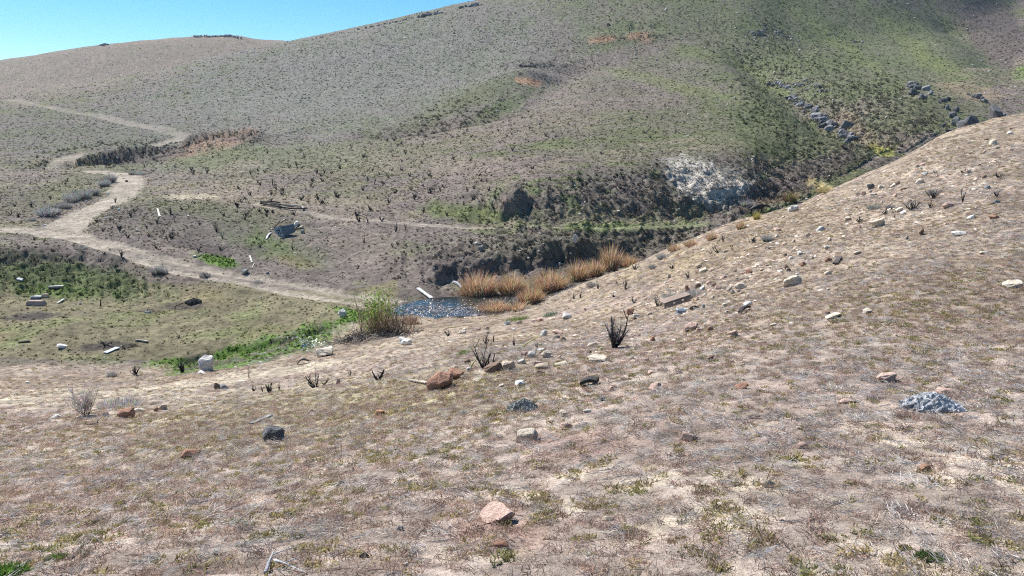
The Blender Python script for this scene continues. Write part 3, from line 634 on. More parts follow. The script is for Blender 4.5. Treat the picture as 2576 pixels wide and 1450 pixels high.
def ok_stub(u, v):
    p = L(u, v); i = 0
    for n in ('dirt_road', 'road_spur', 'trail'):
        pts = [loc(*q) for q in ROADS[n][0]]
        for a, b in zip(pts[:-1], pts[1:]):
            ab = b[:2]-a[:2]; t = np.clip(np.dot(p[:2]-a[:2], ab)/np.dot(ab, ab), 0, 1)
            if np.hypot(*(a[:2]+ab*t-p[:2])) < ROADS[n][1]+.3: return False
    return not any(q[1] == 'stub' and abs(q[2]-u) < 11 and abs(q[3]-v) < 6 for q in PTS)
for (n, u0, u1, v0, v1, h0, h1) in [(56,560,1250,430,545,8,14),(56,900,1650,330,480,6,12),(36,340,900,350,440,5,10),(16,1250,1750,250,340,5,8),(24,250,700,500,650,8,14),(16,0,260,450,550,7,12),(12,1000,1500,590,660,8,13)]:
    k = 0; g_ = 0
    while k < n and g_ < 900:
        g_ += 1; u, v = rr.uniform(u0, u1), rr.uniform(v0, v1)
        if ok_stub(u, v): place_stub(u, v, rr.uniform(h0, h1)*(.8+.5*(v-v0)/(v1-v0))); k += 1

# larger burnt shrubs: separate charred stems, fine dead twigs
def big_shrub(u, v, h, wd, label, n=9, twigs=120, seed=1, twcol=(.33,.29,.26), green=0, lean=(5, 55), name='burnt_shrub', r=.042, stemcol=BLACK, bark=M_CHAR):
    rd = random.Random(seed); p = L(u, v); k = wpx(p); H = h*k; W = wd*k
    root = empty(name, p); tag(root, label, 'shrub', 'burnt shrubs'); PTS.append([root, 'named', u, v, wd, h, 'black', 0]); tips = []
    for i in range(n):
        g = Geo(); ln = R(rd.uniform(*lean)); az = 6.283*i/n+rd.uniform(-.4, .4); L_ = H*rd.uniform(.55, 1)/max(.55, math.cos(ln)); L_ = min(L_, H*1.25)
        pts = stem_pts(rd, L_, ln*min(1.3, W/H/1.1), az, 6, .2); off = Vector((rd.uniform(-.07, .07)*W, rd.uniform(-.07, .07)*W, 0)); pts = [q+off for q in pts]
        r0 = r*H*rd.uniform(.8, 1.4); g.tube(pts, [r0*(1-.8*j/6) for j in range(7)], 5, (1, 1, 1))
        for f in range(2+i % 2):
            j = rd.randint(2, 5); q = stem_pts(rd, L_*rd.uniform(.25, .45), R(rd.uniform(15, 60)), rd.uniform(0, 6.28), 3)
            q = [pts[j]+x-q[0] for x in q]; g.tube(q, [r0*.5, r0*.35, r0*.2, r0*.1], 4, (1, 1, 1)); tips.append(q[-1])
        tips.append(pts[-1]); me = g.mesh('branch'); link('branch', me, bark, root, stemcol)
    if twigs:
        g = Geo()
        for i in range(twigs):
            b0 = rd.choice(tips)*rd.uniform(.3, 1); d = Vector((rd.gauss(0, .5), rd.gauss(0, .5), rd.uniform(.2, 1))).normalized(); L_ = H*rd.uniform(.15, .4)
            c = [x*rd.uniform(.7, 1.3) for x in twcol]; sd_ = d.orthogonal().normalized(); m = b0+d*L_*.5+rv(.05)*H
            g.strip([b0, m, b0+d*L_+rv(.06)*H], [.0045*H+.001, .003*H+.001, .0008], sd_, c)
        o = link('twigs', g.mesh('twigs'), M_VC, root); o['kind'] = 'stuff'
    return root
big_shrub(1221,927,60,92,'charred black shrub behind the long brown boulder in the middle of the slope',10,130,21)
big_shrub(1547,875,84,80,'tall charred shrub with grey twigs, right of centre on the near slope',10,260,22,(.36,.32,.3),lean=(0,45))
big_shrub(795,976,34,78,'charred antler-shaped shrub left of the two red-brown boulders',9,30,23,lean=(25,62),r=.075)
big_shrub(678,987,34,22,'upright charred forked stump left of the antler-shaped shrub',4,10,24,lean=(5,25),r=.09)
big_shrub(459,938,32,22,'thick black burnt stump beside the tall pale grey boulder',6,12,25,lean=(0,28),r=.11)
big_shrub(1654,771,28,50,'charred shrub beside the rusty metal sheet',9,120,26,lean=(20,60))
big_shrub(2296,529,30,44,'biggest charred shrub near the crest of the right slope',12,80,27,lean=(10,55))
big_shrub(2346,500,28,40,'brown twiggy burnt shrub just behind the biggest one on the crest',9,150,28,(.2,.16,.14))
big_shrub(215,1045,78,104,'bare leafless shrub on the pale sandy strip at the far left',14,420,29,(.40,.36,.33),lean=(5,48),name='bare_shrub',r=.010,stemcol=(.17,.13,.11))
big_shrub(626,951,40,22,'thin bare stems on the sandy strip right of the tall grey boulder',4,40,30,(.3,.26,.22),lean=(0,22),name='bare_shrub',r=.012,stemcol=(.2,.15,.12))
big_shrub(794,955,46,20,'single thin dark stem rising behind the antler-shaped shrub',2,16,31,(.2,.16,.14),lean=(5,18),name='bare_shrub',r=.012,stemcol=(.08,.06,.05))
big_shrub(339,944,28,34,'small burnt shrub with pale twigs at the edge of the left meadow',7,70,32,(.38,.34,.3))

# grey sagebrush: dense dry twigs in a low dome
def sage(u, v, h, wd, label, seed, col=(.34,.33,.31), n=420, name='sagebrush', cat='shrub', grp='grey brush clumps'):
    rd = random.Random(seed); p = L(u, v); k = wpx(p); H, W = h*k, wd*k; g = Geo(); root = empty(name, p)
    for i in range(n):
        az = rd.uniform(0, 6.28); rr_ = rd.random()**.5; base = Vector((math.cos(az)*rr_*W*.36, math.sin(az)*rr_*W*.3, -.02)); d = Vector((math.cos(az)*rr_*.9, math.sin(az)*rr_*.9, 1)).normalized()
        L_ = H*rd.uniform(.65, 1.35)*(1-.35*rr_); c = [x*rd.uniform(.6, 1.35) for x in col]; m = base+d*L_*.55+rv(.05)*H
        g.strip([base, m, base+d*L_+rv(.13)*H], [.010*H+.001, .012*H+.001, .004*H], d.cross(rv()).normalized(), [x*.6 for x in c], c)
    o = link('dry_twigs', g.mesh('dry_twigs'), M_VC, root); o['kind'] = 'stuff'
    g = Geo()
    for i in range(7): pts = stem_pts(rd, H*.6, R(rd.uniform(10, 60)), i*.9, 3); g.tube(pts, [.03*H, .022*H, .015*H, .008*H], 4, (1, 1, 1))
    link('stem', g.mesh('stem'), M_CHAR, root, (.1,.08,.07))
    tag(root, label, cat, grp); PTS.append([root, 'named', u, v, wd, h, 'grey', 0]); return root
SG = [(118,545,28,44,'large grey sagebrush at the left edge of the road branch'),(140,540,18,26,'low sagebrush just right of the large one by the road branch'),(162,525,20,36,'sagebrush third from the junction along the road branch'),
 (180,508,24,40,'sagebrush fourth from the junction along the road branch'),(208,500,24,40,'round grey sagebrush halfway along the road branch'),(236,490,18,26,'small sagebrush above the round one beside the road branch'),
 (262,470,20,24,'sagebrush on the outside of the road bend'),(278,458,22,28,'tallest sagebrush inside the road bend'),(335,440,12,26,'grey sagebrush right of the top of the road bend'),(355,440,10,30,'low grey brush mat right of the road bend top'),
 (80,556,10,26,'pale low brush left of the large sagebrush at the junction'),(395,690,22,26,'grey brush tangle below the road on the left'),(410,688,16,26,'second grey brush tangle below the road on the left'),(515,697,14,30,'grey brush tuft on the near road verge'),
 (205,627,10,40,'blue-grey brush on the verge near the road junction'),(650,712,8,26,'pale brush tuft on the near verge mid road'),(2345,490,14,26,'grey brush on the crest beside the burnt shrubs'),(2200,526,14,50,'spreading grey brush on the right slope'),
 (1930,606,18,28,'pale grey brush on the crest of the right slope'),(1642,676,12,20,'small grey brush on the edge above the reeds'),(1490,722,14,30,'grey-green brush at the right end of the pond'),(1665,652,16,26,'pale brush beside the farthest tall reeds'),
 (282,949,16,24,'silvery dead brush at the near edge of the left meadow'),(2240,525,12,24,'low grey brush among charred stubs on the right slope'),(1878,520,20,30,'round grey-brown brush against the bank near the cow')]
for i, s in enumerate(SG): sage(s[0], s[1], s[2], s[3], s[4], 700+i, col=(.34,.33,.31) if i % 3 else (.4,.39,.38))
sage(1745,746,20,70,'wide silvery heap of dead brush above the rusty metal sheet',760,(.5,.48,.46),900)
sage(1690,752,16,56,'silvery dead brush left part beside the charred shrub and metal sheet',761,(.46,.44,.42),600)
sage(300,1025,26,130,'pale fine dead brush lying on the sandy strip at left',762,(.5,.47,.43),700)
k_ = 0; order_ = ['first','second','third','fourth','fifth','sixth','seventh','eighth','ninth','tenth','eleventh','twelfth','thirteenth','fourteenth','fifteenth']
for (u, v, wd, h) in sorted( [(1978,222,16,9),(1990,228,15,9),(1996,240,14,9),(2007,250,15,9),(2018,262,16,9),(2030,268,15,9),(2040,280,14,8),(2052,292,16,8),(2062,300,14,8),(2075,308,14,7),(2090,318,14,7),(2110,330,12,7),(2052,216,14,8),(2030,226,12,7),(2128,342,12,7)], key=lambda q: (q[1], q[0])):
    sage(u, v, h, wd, (order_[k_]+' grey shrub from the top of the rocky ravine on the right hillside'), 800+k_, (.60,.60,.57), 170, grp='grey shrubs lining the rocky ravine'); k_ += 1

# ------------------------------------------------------------------ reeds
RO = [(.58,.36,.20), (.66,.46,.28), (.46,.28,.16), (.74,.60,.42), (.58,.38,.22)]
def reeds(u, v, h, wd, label, seed, n=520, cols=RO, dep=.7, lean=.35):
    rd = random.Random(seed); p = L(u, v); k = wpx(p); H, W = h*k*1.5, wd*k*1.12; g = Geo()
    for i in range(int(n*1.3)):
        a = rd.uniform(0, 6.28); r_ = rd.random()**.5; b0 = Vector((math.cos(a)*r_*W*.42, math.sin(a)*r_*W*.42*dep+W*.2, -.05))
        d = Vector((math.cos(a)*r_*lean*1.5+rd.gauss(0, .2), math.sin(a)*r_*lean+rd.gauss(0, .2), 1)).normalized(); L_ = H*rd.uniform(.45, 1.0)*(1.02-.4*r_*r_)
        pts = [b0]; q = b0.copy(); bend = Vector((d.x, d.y, -.5))*rd.uniform(.1, .95)
        for j in range(4):
            q = q+d*L_/4; d = (d+bend*.28*(j*.7)).normalized(); pts.append(q.copy())
        c = [x*rd.uniform(.7, 1.25) for x in rd.choice(cols)]; wb = max(.010, .45*k)
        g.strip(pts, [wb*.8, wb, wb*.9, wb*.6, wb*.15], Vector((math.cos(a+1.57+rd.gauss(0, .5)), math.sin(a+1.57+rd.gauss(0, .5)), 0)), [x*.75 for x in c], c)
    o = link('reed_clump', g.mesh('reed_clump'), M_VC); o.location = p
    tag(o, label, 'reeds', 'dry orange reed clumps along the gully'); PTS.append([o, 'named', u, v, wd, h, 'orange', 0]); return o
reeds(1205,750,54,84,'largest domed clump of orange reeds at the left, behind the open water',1,1100)
reeds(1288,742,46,62,'orange and yellow reed clump second from the left behind the water',2,800, cols=RO+[(.62,.5,.25)])
reeds(1335,765,40,54,'reed clump between the second and the widest reed domes',3,600)
reeds(1382,738,50,80,'widest orange reed dome right of the middle of the pond',4,1000)
reeds(1240,785,26,74,'low trampled reeds at the near edge of the pond',5,700, lean=1.1)
reeds(1300,782,22,60,'low leaning reeds right of the trampled ones at the near pond edge',6,450, lean=1.2)
reeds(1452,708,44,42,'narrow upright reed clump right of the widest dome',7,420)
reeds(1492,698,38,50,'sloping reed mass in the gully left of the tallest reeds',8,550)
reeds(1536,684,58,36,'tallest upright reed stand at the bend of the gully',9,480, lean=.15)
reeds(1580,672,28,44,'short pale reeds right of the tallest stand',10,380)
reeds(1700,632,16,38,'small bright orange reed patch half hidden by the slope crest',11,260)
reeds(1740,620,16,36,'second small orange reed patch along the slope crest',12,240)
reeds(1792,604,18,24,'third small orange reed patch along the slope crest',13,200)
reeds(1866,576,18,22,'farthest bright orange reed tuft below the cow',14,200)
reeds(1904,553,18,12,'yellow reed tuft in front of the cow',15,120, cols=[(.55,.45,.15), (.5,.36,.14)])
reeds(1158,742,12,60,'broken brown reed stubble at the back of the water',16,300, cols=[(.3,.19,.11), (.42,.3,.2)], lean=1.3)
reeds(1990,510,24,30,'brown reed thicket with yellow tips at the gully head',17,300, cols=[(.22,.13,.09), (.3,.2,.09), (.35,.33,.1)])
reeds(2080,485,16,50,'straw yellow reed bank at the head of the gully',18,300, cols=[(.5,.41,.22), (.42,.34,.17)], lean=.9)

# ------------------------------------------------------------------ pond water and floating litter
pw = -10.10
def poly_sheet(name, pts, z):
    bm = bmesh.new(); vs_ = []
    for (u, v) in pts:
        t, q = uv_to_tq(u, v); d = z/q; vs_.append(bm.verts.new((t*d, d, z)))
    bm.faces.new(vs_); bmesh.ops.recalc_face_normals(bm, faces=bm.faces[:]); return bm_mesh(bm, name)
o = link('pond_water', poly_sheet('pond_water', [(975,790),(1000,772),(1050,757),(1110,748),(1180,746),(1260,745),(1360,742),(1430,735),(1450,745),(1420,762),(1340,775),(1250,792),(1150,797),(1070,802),(1020,800)], pw), M_WATER); o['kind'] = 'structure'; o['label'] = 'dark shallow water of the pond below the reeds'
o = link('seep_water', poly_sheet('seep_water', [(755,872),(772,862),(805,855),(818,860),(798,872),(770,878)], float(L(780,868)[2])-.01), M_WATER); o['kind'] = 'structure'; o['label'] = 'small shiny seep in the green swale'
g = Geo(); rd = random.Random(9)
for i in range(4200):
    u = rd.gauss(1115, 75); v = rd.gauss(778, 11)+(u-1115)*-.02
    if u > 1215: v -= 5
    if rd.random() < .25: u = rd.uniform(1220, 1440); v = rd.gauss(752, 9)-(u-1330)*.08
    if 1110 < u < 1200 and 757 < v < 771 and rd.random() < .8: continue
    t, q = uv_to_tq(u, v); d = (pw+.012)/q
    if d > 50 or d < 36: continue
    p = Vector((t*d, d, max(pw+.012, HT(t*d, d)+.01))); a = rd.uniform(0, 6.28); s_ = rd.uniform(.015, .05); L_ = s_*rd.uniform(1.5, 6)
    c = rd.choice([(.22,.22,.25), (.42,.42,.46), (.14,.15,.19), (.12,.10,.09), (.08,.07,.06), (.2,.17,.15), (.42,.36,.28), (.1,.09,.09), (.12,.1,.09)]); ax = Vector((math.cos(a), math.sin(a), rd.uniform(-.3, .45))); b_ = Vector((-math.sin(a), math.cos(a), rd.uniform(-.4, .4)))
    g.strip([p-ax*L_/2, p+Vector((0,0,.012)), p+ax*L_/2], [s_*.25, s_*.5, s_*.2], b_, c)
for i in range(260):
    u, v = rd.gauss(785, 22), rd.gauss(868, 7); q_ = L(u, v); p = Vector((q_[0], q_[1], max(q_[2], L(780,868)[2])+.02)); a = rd.uniform(0, 6.28); s_ = rd.uniform(.02, .05); ax = Vector((math.cos(a), math.sin(a), rd.uniform(-.3, .5))); b_ = Vector((-math.sin(a), math.cos(a), rd.uniform(-.3, .3)))
    c = rd.choice([(.4,.42,.46), (.1,.09,.07), (.12,.18,.05), (.2,.17,.12)]); g.strip([p-ax*s_*1.5, p+Vector((0,0,.01)), p+ax*s_*1.5], [s_*.3, s_*.6, s_*.2], b_, c)
o = link('pond_litter', g.mesh('pond_litter'), vcol_mat('wet_litter', .35, .5)); o['kind'] = 'stuff'; tag(o, 'mat of pale dead reed litter floating on the dark pond', 'litter')

# ------------------------------------------------------------------ planks, posts, metal, debris
def box(bm, c, s, rot=None, bev=.0):
    r = bmesh.ops.create_cube(bm, size=1); M = Matrix.Translation(c) @ (rot.to_matrix().to_4x4() if rot else Matrix()) @ Matrix.Diagonal((*s, 1)); bmesh.ops.transform(bm, matrix=M, verts=r['verts']); return r['verts']
def plank(u0, v0, u1, v1, thick, label, col, mat=None, name='plank', cat='plank', wd=.1, lift=.03, grp=None, bent=0, up1=0):
    a, b = Vector(L(u0, v0)), Vector(L(u1, v1)); a.z += lift; b.z += lift+up1; d = (b-a); n = 6; side = d.cross(Vector((0, 0, 1))).normalized(); g = Geo(); rd = random.Random(int(u0*3+v1))
    up = side.cross(d).normalized(); pts = [a+d*(i/n)+up*bent*math.sin(math.pi*i/n)+side*rd.uniform(-.1, .1)*wd for i in range(n+1)]
    for i in range(n):
        p, q = pts[i], pts[i+1]; w0 = wd*(.85+.3*rd.random())/2; k = len(g.v)
        if i == 0: prev = [p-side*w0, p+side*w0, p+side*w0+up*thick, p-side*w0+up*thick]; g.v += prev; g.c += [(1,1,1)]*4; g.f.append((k, k+1, k+2, k+3)); k += 4
        nx = [q-side*w0, q+side*w0, q+side*w0+up*thick, q-side*w0+up*thick]; g.v += nx; g.c += [(1,1,1)]*4
        for j in range(4): g.f.append((k-4+j, k-4+(j+1) % 4, k+(j+1) % 4, k+j))
    k = len(g.v)-4; g.f.append((k+3, k+2, k+1, k))
    c0 = Vector((a+b)/2); c0.z -= lift; g.v = [v-c0 for v in g.v]
    o = link(name, g.mesh(name), mat or M_WOOD, None, col); o.location = c0; tag(o, label, cat, grp); PTS.append([o, 'named', (u0+u1)/2, max(v0, v1), abs(u1-u0), 8, '', 0]); return o
plank(1051,727,1086,754,.05,'white weathered plank lying into the water at the left of the pond',(.62,.6,.57),wd=.22,up1=.04)
plank(1140,712,1162,728,.1,'pale split log on the mud behind the water, left of the reeds',(.42,.42,.44),wd=.16,name='log',cat='log',bent=.08)
plank(265,890,296,876,.03,'bluish white board lying beside the burnt pit in the left meadow',(.62,.66,.72),wd=.26,name='board')
plank(340,858,371,862,.07,'short pale post lying in the left meadow',(.45,.4,.33),wd=.1)
plank(46,864,76,861,.05,'dark charred board lying near the left edge of the meadow',(.07,.06,.06),wd=.1)
plank(144,765,161,755,.05,'small white stick lying in the meadow right of the rusted tub',(.6,.57,.5),wd=.12)
plank(632,1070,682,1049,.03,'grey weathered stick lying behind the knobbly dark grey boulder',(.3,.29,.28),wd=.07,name='stick',cat='stick',lift=.01)
plank(668,1086,700,1076,.02,'thin grey twig lying behind the dark boulder, left of the longer stick',(.33,.31,.29),wd=.03,name='stick',cat='stick',lift=.01)
plank(740,580,753,565,.06,'short dark stick standing proud of the grass right of the grey tank',(.1,.08,.07),wd=.1)
plank(706,560,718,552,.04,'small plank lying uphill of the grey tank',(.3,.26,.2),wd=.12)
plank(670,603,682,588,.05,'curved white stick left of the grey tank',(.6,.58,.55),wd=.13,bent=.1)
plank(634,676,640,664,.03,'leaning pale stake right of the bright green patch',(.55,.5,.42),wd=.05)
plank(396,526,402,546,.04,'bleached stick among burnt stubs left of the low knoll',(.6,.57,.5),wd=.14)
plank(628,645,634,662,.04,'bleached stick in dark soil below the low knoll',(.6,.57,.5),wd=.12)
plank(748,918,778,912,.04,'dark forked branch on the sandy strip left of the pale angular boulder',(.05,.04,.04),wd=.1,name='branch_piece',cat='branch',bent=.12)
plank(1462,972,1505,966,.05,'flat black bark strip lying on the near slope',(.035,.03,.028),M_CHAR,'bark_strip','bark',wd=.16,bent=.03)
plank(1860,792,1884,778,.05,'crooked dark stick lying on the right slope',(.06,.05,.05),wd=.07,name='stick',cat='stick',bent=.05)
plank(2100,668,2112,652,.05,'small tilted dark wood sliver on the right slope',(.12,.1,.09),wd=.12,name='wood_sliver')
plank(1030,960,1075,968,.02,'pale flat chip of wood left of the largest red-brown boulder',(.5,.44,.36),wd=.08,name='wood_chip',cat='wood chip')
# fallen branches in the near grass
def branch(u, v, pts_uv, r, label, col, seed):
    rd = random.Random(seed); g = Geo(); c0 = Vector(L(u, v))
    for path, rr_ in pts_uv:
        pts = []
        for i, (a, b, hh) in enumerate(path):
            p = Vector(L(a, b)); p.z += hh; pts.append(p-c0)
        g.tube(pts, [rr_*(1-.7*i/(len(pts)-1)) for i in range(len(pts))], 5, (1, 1, 1))
    o = link('fallen_branch', g.mesh('fallen_branch', True), M_WOOD, None, col); o.location = c0; tag(o, label, 'branch', 'fallen branches in the near grass'); PTS.append([o, 'named', u, v, 80, 10, '', 0])
branch(690,1430,[([(668,1444,.01),(680,1420,.03),(692,1404,.05)],.012),([(690,1422,.03),(715,1430,.03),(745,1437,.02),(770,1446,.01)],.009),([(688,1412,.04),(720,1408,.06),(745,1404,.07)],.004),([(715,1430,.03),(740,1424,.04),(760,1420,.05)],.004)],0,'forked white branch at the bottom edge of the picture',(.55,.55,.56),1)
branch(35,1310,[([(-10,1300,.02),(30,1307,.03),(85,1303,.03)],.010),([(0,1322,.02),(30,1316,.03),(52,1330,.02)],.008)],0,'grey fallen branch at the left edge near the bottom corner',(.35,.34,.33),2)
branch(230,1360,[([(205,1354,.01),(235,1360,.04),(260,1372,.01)],.010),([(218,1362,.02),(200,1385,.02),(178,1410,.01)],.007)],0,'forked grey branch above the bottom left corner',(.36,.33,.3),3)
branch(330,1220,[([(250,1240,.01),(290,1222,.03),(330,1214,.02),(400,1200,.02)],.007),([(290,1222,.03),(270,1232,.02),(245,1255,.01)],.006)],0,'long thin brown twig lying left of the brick-like stone, nearer the viewer',(.25,.19,.16),4)
branch(10,1345,[([(-5,1360,.01),(20,1348,.03),(45,1335,.02)],.007),([(5,1335,.02),(12,1350,.03),(20,1370,.01)],.006)],0,'crossed brown twigs at the left picture edge above the green tuft',(.2,.16,.13),5)
# tall dry grass stalk and yellow stems
def stalk(path, r, label, col, name='dry_stalk'):
    c0 = Vector(L(*path[0][:2])); g = Geo(); base = Vector(L(*path[0][:2])); k = wpx(base); pts = []
    for (u, v) in path: pts.append(Vector(((u-path[0][0])*k, (path[0][1]-v)*k*.25, (path[0][1]-v)*k)))
    g.tube(pts, [r*(1-.7*i/(len(pts)-1)) for i in range(len(pts))], 5, (1, 1, 1)); o = link(name, g.mesh(name, True), M_WOOD, None, col); o.location = c0; tag(o, label, 'stalk'); PTS.append([o, 'named', path[0][0], path[0][1], 30, 60, '', 0])
stalk([(1925,1218),(1935,1190),(1948,1160),(1960,1135),(1970,1114)], .006, 'tall arching straw stalk beside a tan stone on the near right',(.56,.44,.26))
stalk([(1180,931),(1192,912),(1200,902),(1208,893)], .02, 'slanting yellow stalk left of the charred shrub',(.6,.56,.25))
stalk([(1316,872),(1330,862),(1352,848),(1362,838)], .018, 'yellow-green leaning stem among stones above the slope',(.56,.58,.16))
stalk([(253,770),(253,760),(253,752)], .05, 'thin dark iron post standing in the left meadow',(.04,.045,.04), 'iron_post')

# grey gnarled driftwood lumps
def gnarl(u, v, wd, h, label, seed, col, holes=True, flat=.5):
    p = L(u, v); k = wpx(p); W, H = wd*k, h*k*1.1; bm = bmesh.new(); bmesh.ops.create_icosphere(bm, subdivisions=5, radius=1)
    co_ = np.array([q.co[:] for q in bm.verts]); az = np.arctan2(co_[:, 1], co_[:, 0])
    out_ = 1+.28*perlin(co_[:, 0]*1.7+seed, co_[:, 1]*2.2, seed)+.12*perlin(co_[:, 0]*5, co_[:, 1]*5+co_[:, 2]*3, seed+1)
    x, y = co_[:, 0]*out_, co_[:, 1]*out_; rag = .14*perlin(x*7, y*16+seed, seed+2)+.08*perlin(x*13, y*34, seed+3)+.05*perlin(x*30, y*50, seed+4)
    rid = 1-2*np.abs(perlin(x*3.2+seed, y*10, seed+5))
    z = np.where(co_[:, 2] > 0, co_[:, 2]**.8*(1-.55*np.clip(np.abs(x), 0, 1)**1.3)+rid*.16+rag, co_[:, 2]*.35+.10*perlin(x*3, y*3, seed+6))
    if holes: z += np.where((co_[:, 2] < .25) & (y < 0), .45*np.exp(-((x-.05)/.28)**2)*np.clip(-y*1.6, 0, 1), 0)
    for i, q in enumerate(bm.verts): q.co = Vector((x[i]*W*.5, y[i]*W*.34, max(z[i], -.35)*H*.8))
    o = link('driftwood', bm_mesh(bm, 'driftwood', False), M_WOOD, None, col); o.location = (p[0], p[1]+W*.24, HT(p[0], p[1]+W*.24)+.0*H); o.rotation_euler = (R(4), 0, R(-8))
    tag(o, label, 'driftwood', 'weathered wood lumps on the near slope'); PTS.append([o, 'named', u, v, wd, h, '', 0]); return o
gnarl(2365,1036,150,38,'large grey weathered wood lump with a dark hollow on the right',7,(.46,.46,.47))
gnarl(1318,1038,84,32,'dark grey knotty wood chunk with black underside in mid slope',5,(.34,.34,.31))
gnarl(918,1404,34,12,'dark hole near the bottom of the slope, put in as a small black lump',9,(.09,.085,.08),False)  # stands in for a dark hole, its darkness is in the colour
gnarl(483,766,42,11,'dark burnt hump half sunk in the meadow below the road',12,(.06,.055,.055),False)
gnarl(1750,779,28,10,'dark burnt log end beside the rusty metal sheet',13,(.07,.06,.05),False)

# rusty sheet with two holes
def metal_sheet():
    a, b = Vector(L(1672,779)), Vector(L(1738,757)); k = wpx(a); h = 15*k; d = b-a; c0 = (a+b)/2; root = empty('rusty_sheet', c0); up = Vector((0, .55, 1)).normalized()
    g = Geo(); n = 12; bk = Vector((.03, .25, .28)).normalized()*.0
    th = Vector((0, 1, 0))*.02
    for i in range(n):
        f0, f1 = i/n, (i+1)/n
        if i in (4, 8): segs = [(0, .45), (.72, 1)]
        else: segs = [(0, 1)]
        for (s0, s1) in segs:
            q = [a+d*f0+up*h*s0, a+d*f1+up*h*s0, a+d*f1+up*h*s1, a+d*f0+up*h*s1]; q = [x-c0 for x in q]; K = len(g.v); g.v += q+[x+th for x in q]; g.c += [(1,1,1)]*8
            g.f += [(K, K+1, K+2, K+3), (K+7, K+6, K+5, K+4), (K+3, K+2, K+6, K+7), (K, K+4, K+5, K+1), (K, K+3, K+7, K+4), (K+1, K+5, K+6, K+2)]
    link('sheet_face', g.mesh('sheet_face'), M_METAL, root, (.045,.028,.022))  # rust colour darkened so the front of the sheet keeps its shade
    g = Geo(); t0 = a+up*h-c0; lip = Vector((-.12, .14, .05))
    q = [t0, t0+d, t0+d+lip, t0+lip*1.3]; g.v += q+[x+Vector((0,0,.02)) for x in q]; g.c += [(1,1,1)]*8; g.f += [(3,2,1,0),(4,5,6,7),(0,1,5,4),(1,2,6,5),(2,3,7,6),(3,0,4,7)]
    link('folded_lip', g.mesh('folded_lip'), M_METAL, root, (.42,.3,.23)); tag(root, 'rusty brown metal sheet with two holes standing on the right slope', 'metal sheet'); PTS.append([root, 'named', 1705, 775, 70, 20, '', 0])
metal_sheet()
def lump_box(u, v, wd, h, dep, label, col, name, cat, mat=M_METAL, rot=0, taper=.85, rim=None):
    p = L(u, v); k = wpx(p); W, H, Dp = wd*k, h*k, dep*k; root = empty(name, (p[0], p[1]+Dp*.3, p[2])); root.rotation_euler = (0, 0, R(rot)); bm = bmesh.new(); vv = box(bm, (0, 0, H/2-.03), (W, Dp, H))
    for q in vv:
        if q.co.z > 0: q.co.x *= taper; q.co.y *= taper
    bmesh.ops.bevel(bm, geom=bm.edges[:], offset=min(H, W)*.12, segments=2, affect='EDGES'); link('body', bm_mesh(bm, 'body'), mat, root, col)
    if rim:
        g = Geo(); r = [Vector((-W*.5*taper, -Dp*.5*taper, H)), Vector((W*.5*taper, -Dp*.5*taper, H)), Vector((W*.5*taper, Dp*.5*taper, H)), Vector((-W*.5*taper, Dp*.5*taper, H))]; r.append(r[0].copy())
        for i in range(4): g.tube([r[i], r[i+1]], [.02*W+.01]*2, 5, (1,1,1))
        link('rim', g.mesh('rim'), mat, root, rim)
    tag(root, label, cat); PTS.append([root, 'named', u, v, wd, h, '', 0]); return root
lump_box(1714,790,26,11,14,'blue-grey tin tray with bright edge beside the rusty sheet',(.16,.2,.26),'tin_tray','tray',rot=12,rim=(.6,.66,.75))
lump_box(90,757,26,10,18,'dark blue tub with pale rim behind the tan slab in the left meadow',(.06,.09,.14),'metal_tub','tub',rot=-4,rim=(.7,.72,.74))
lump_box(88,769,46,13,20,'tan slab with dark underside lying in the left meadow',(.4,.3,.25),'stone_slab','slab',M_ROCK,rot=3,taper=.8)
lump_box(112,748,16,9,10,'small tan box-like stone behind the dark blue tub',(.5,.38,.28),'tan_stone','stone',M_ROCK,rot=14)
lump_box(1770,776,7,13,6,'small standing tin can beside the burnt log end on the right slope',(.3,.31,.3),'tin_can','can')
lump_box(140,731,46,10,8,'dark tilted sheet of roofing against the left green bank',(.035,.03,.03),'roofing_sheet','sheet',rot=14,taper=.7,rim=(.6,.58,.56))
lump_box(370,787,14,5,8,'white-topped dark block in ash patch of the left meadow',(.5,.48,.46),'ash_block','block',M_ROCK)
lump_box(113,568,7,3,4,'tiny white scrap on the ground at the road junction',(.75,.77,.8),'white_scrap','scrap')
lump_box(272,490,5,4,3,'tiny bright white and blue litter beside the road branch',(.5,.7,.8),'litter_piece','litter')
lump_box(318,458,6,5,4,'small black box on the ground left of the road bend',(.04,.035,.035),'black_box','box')

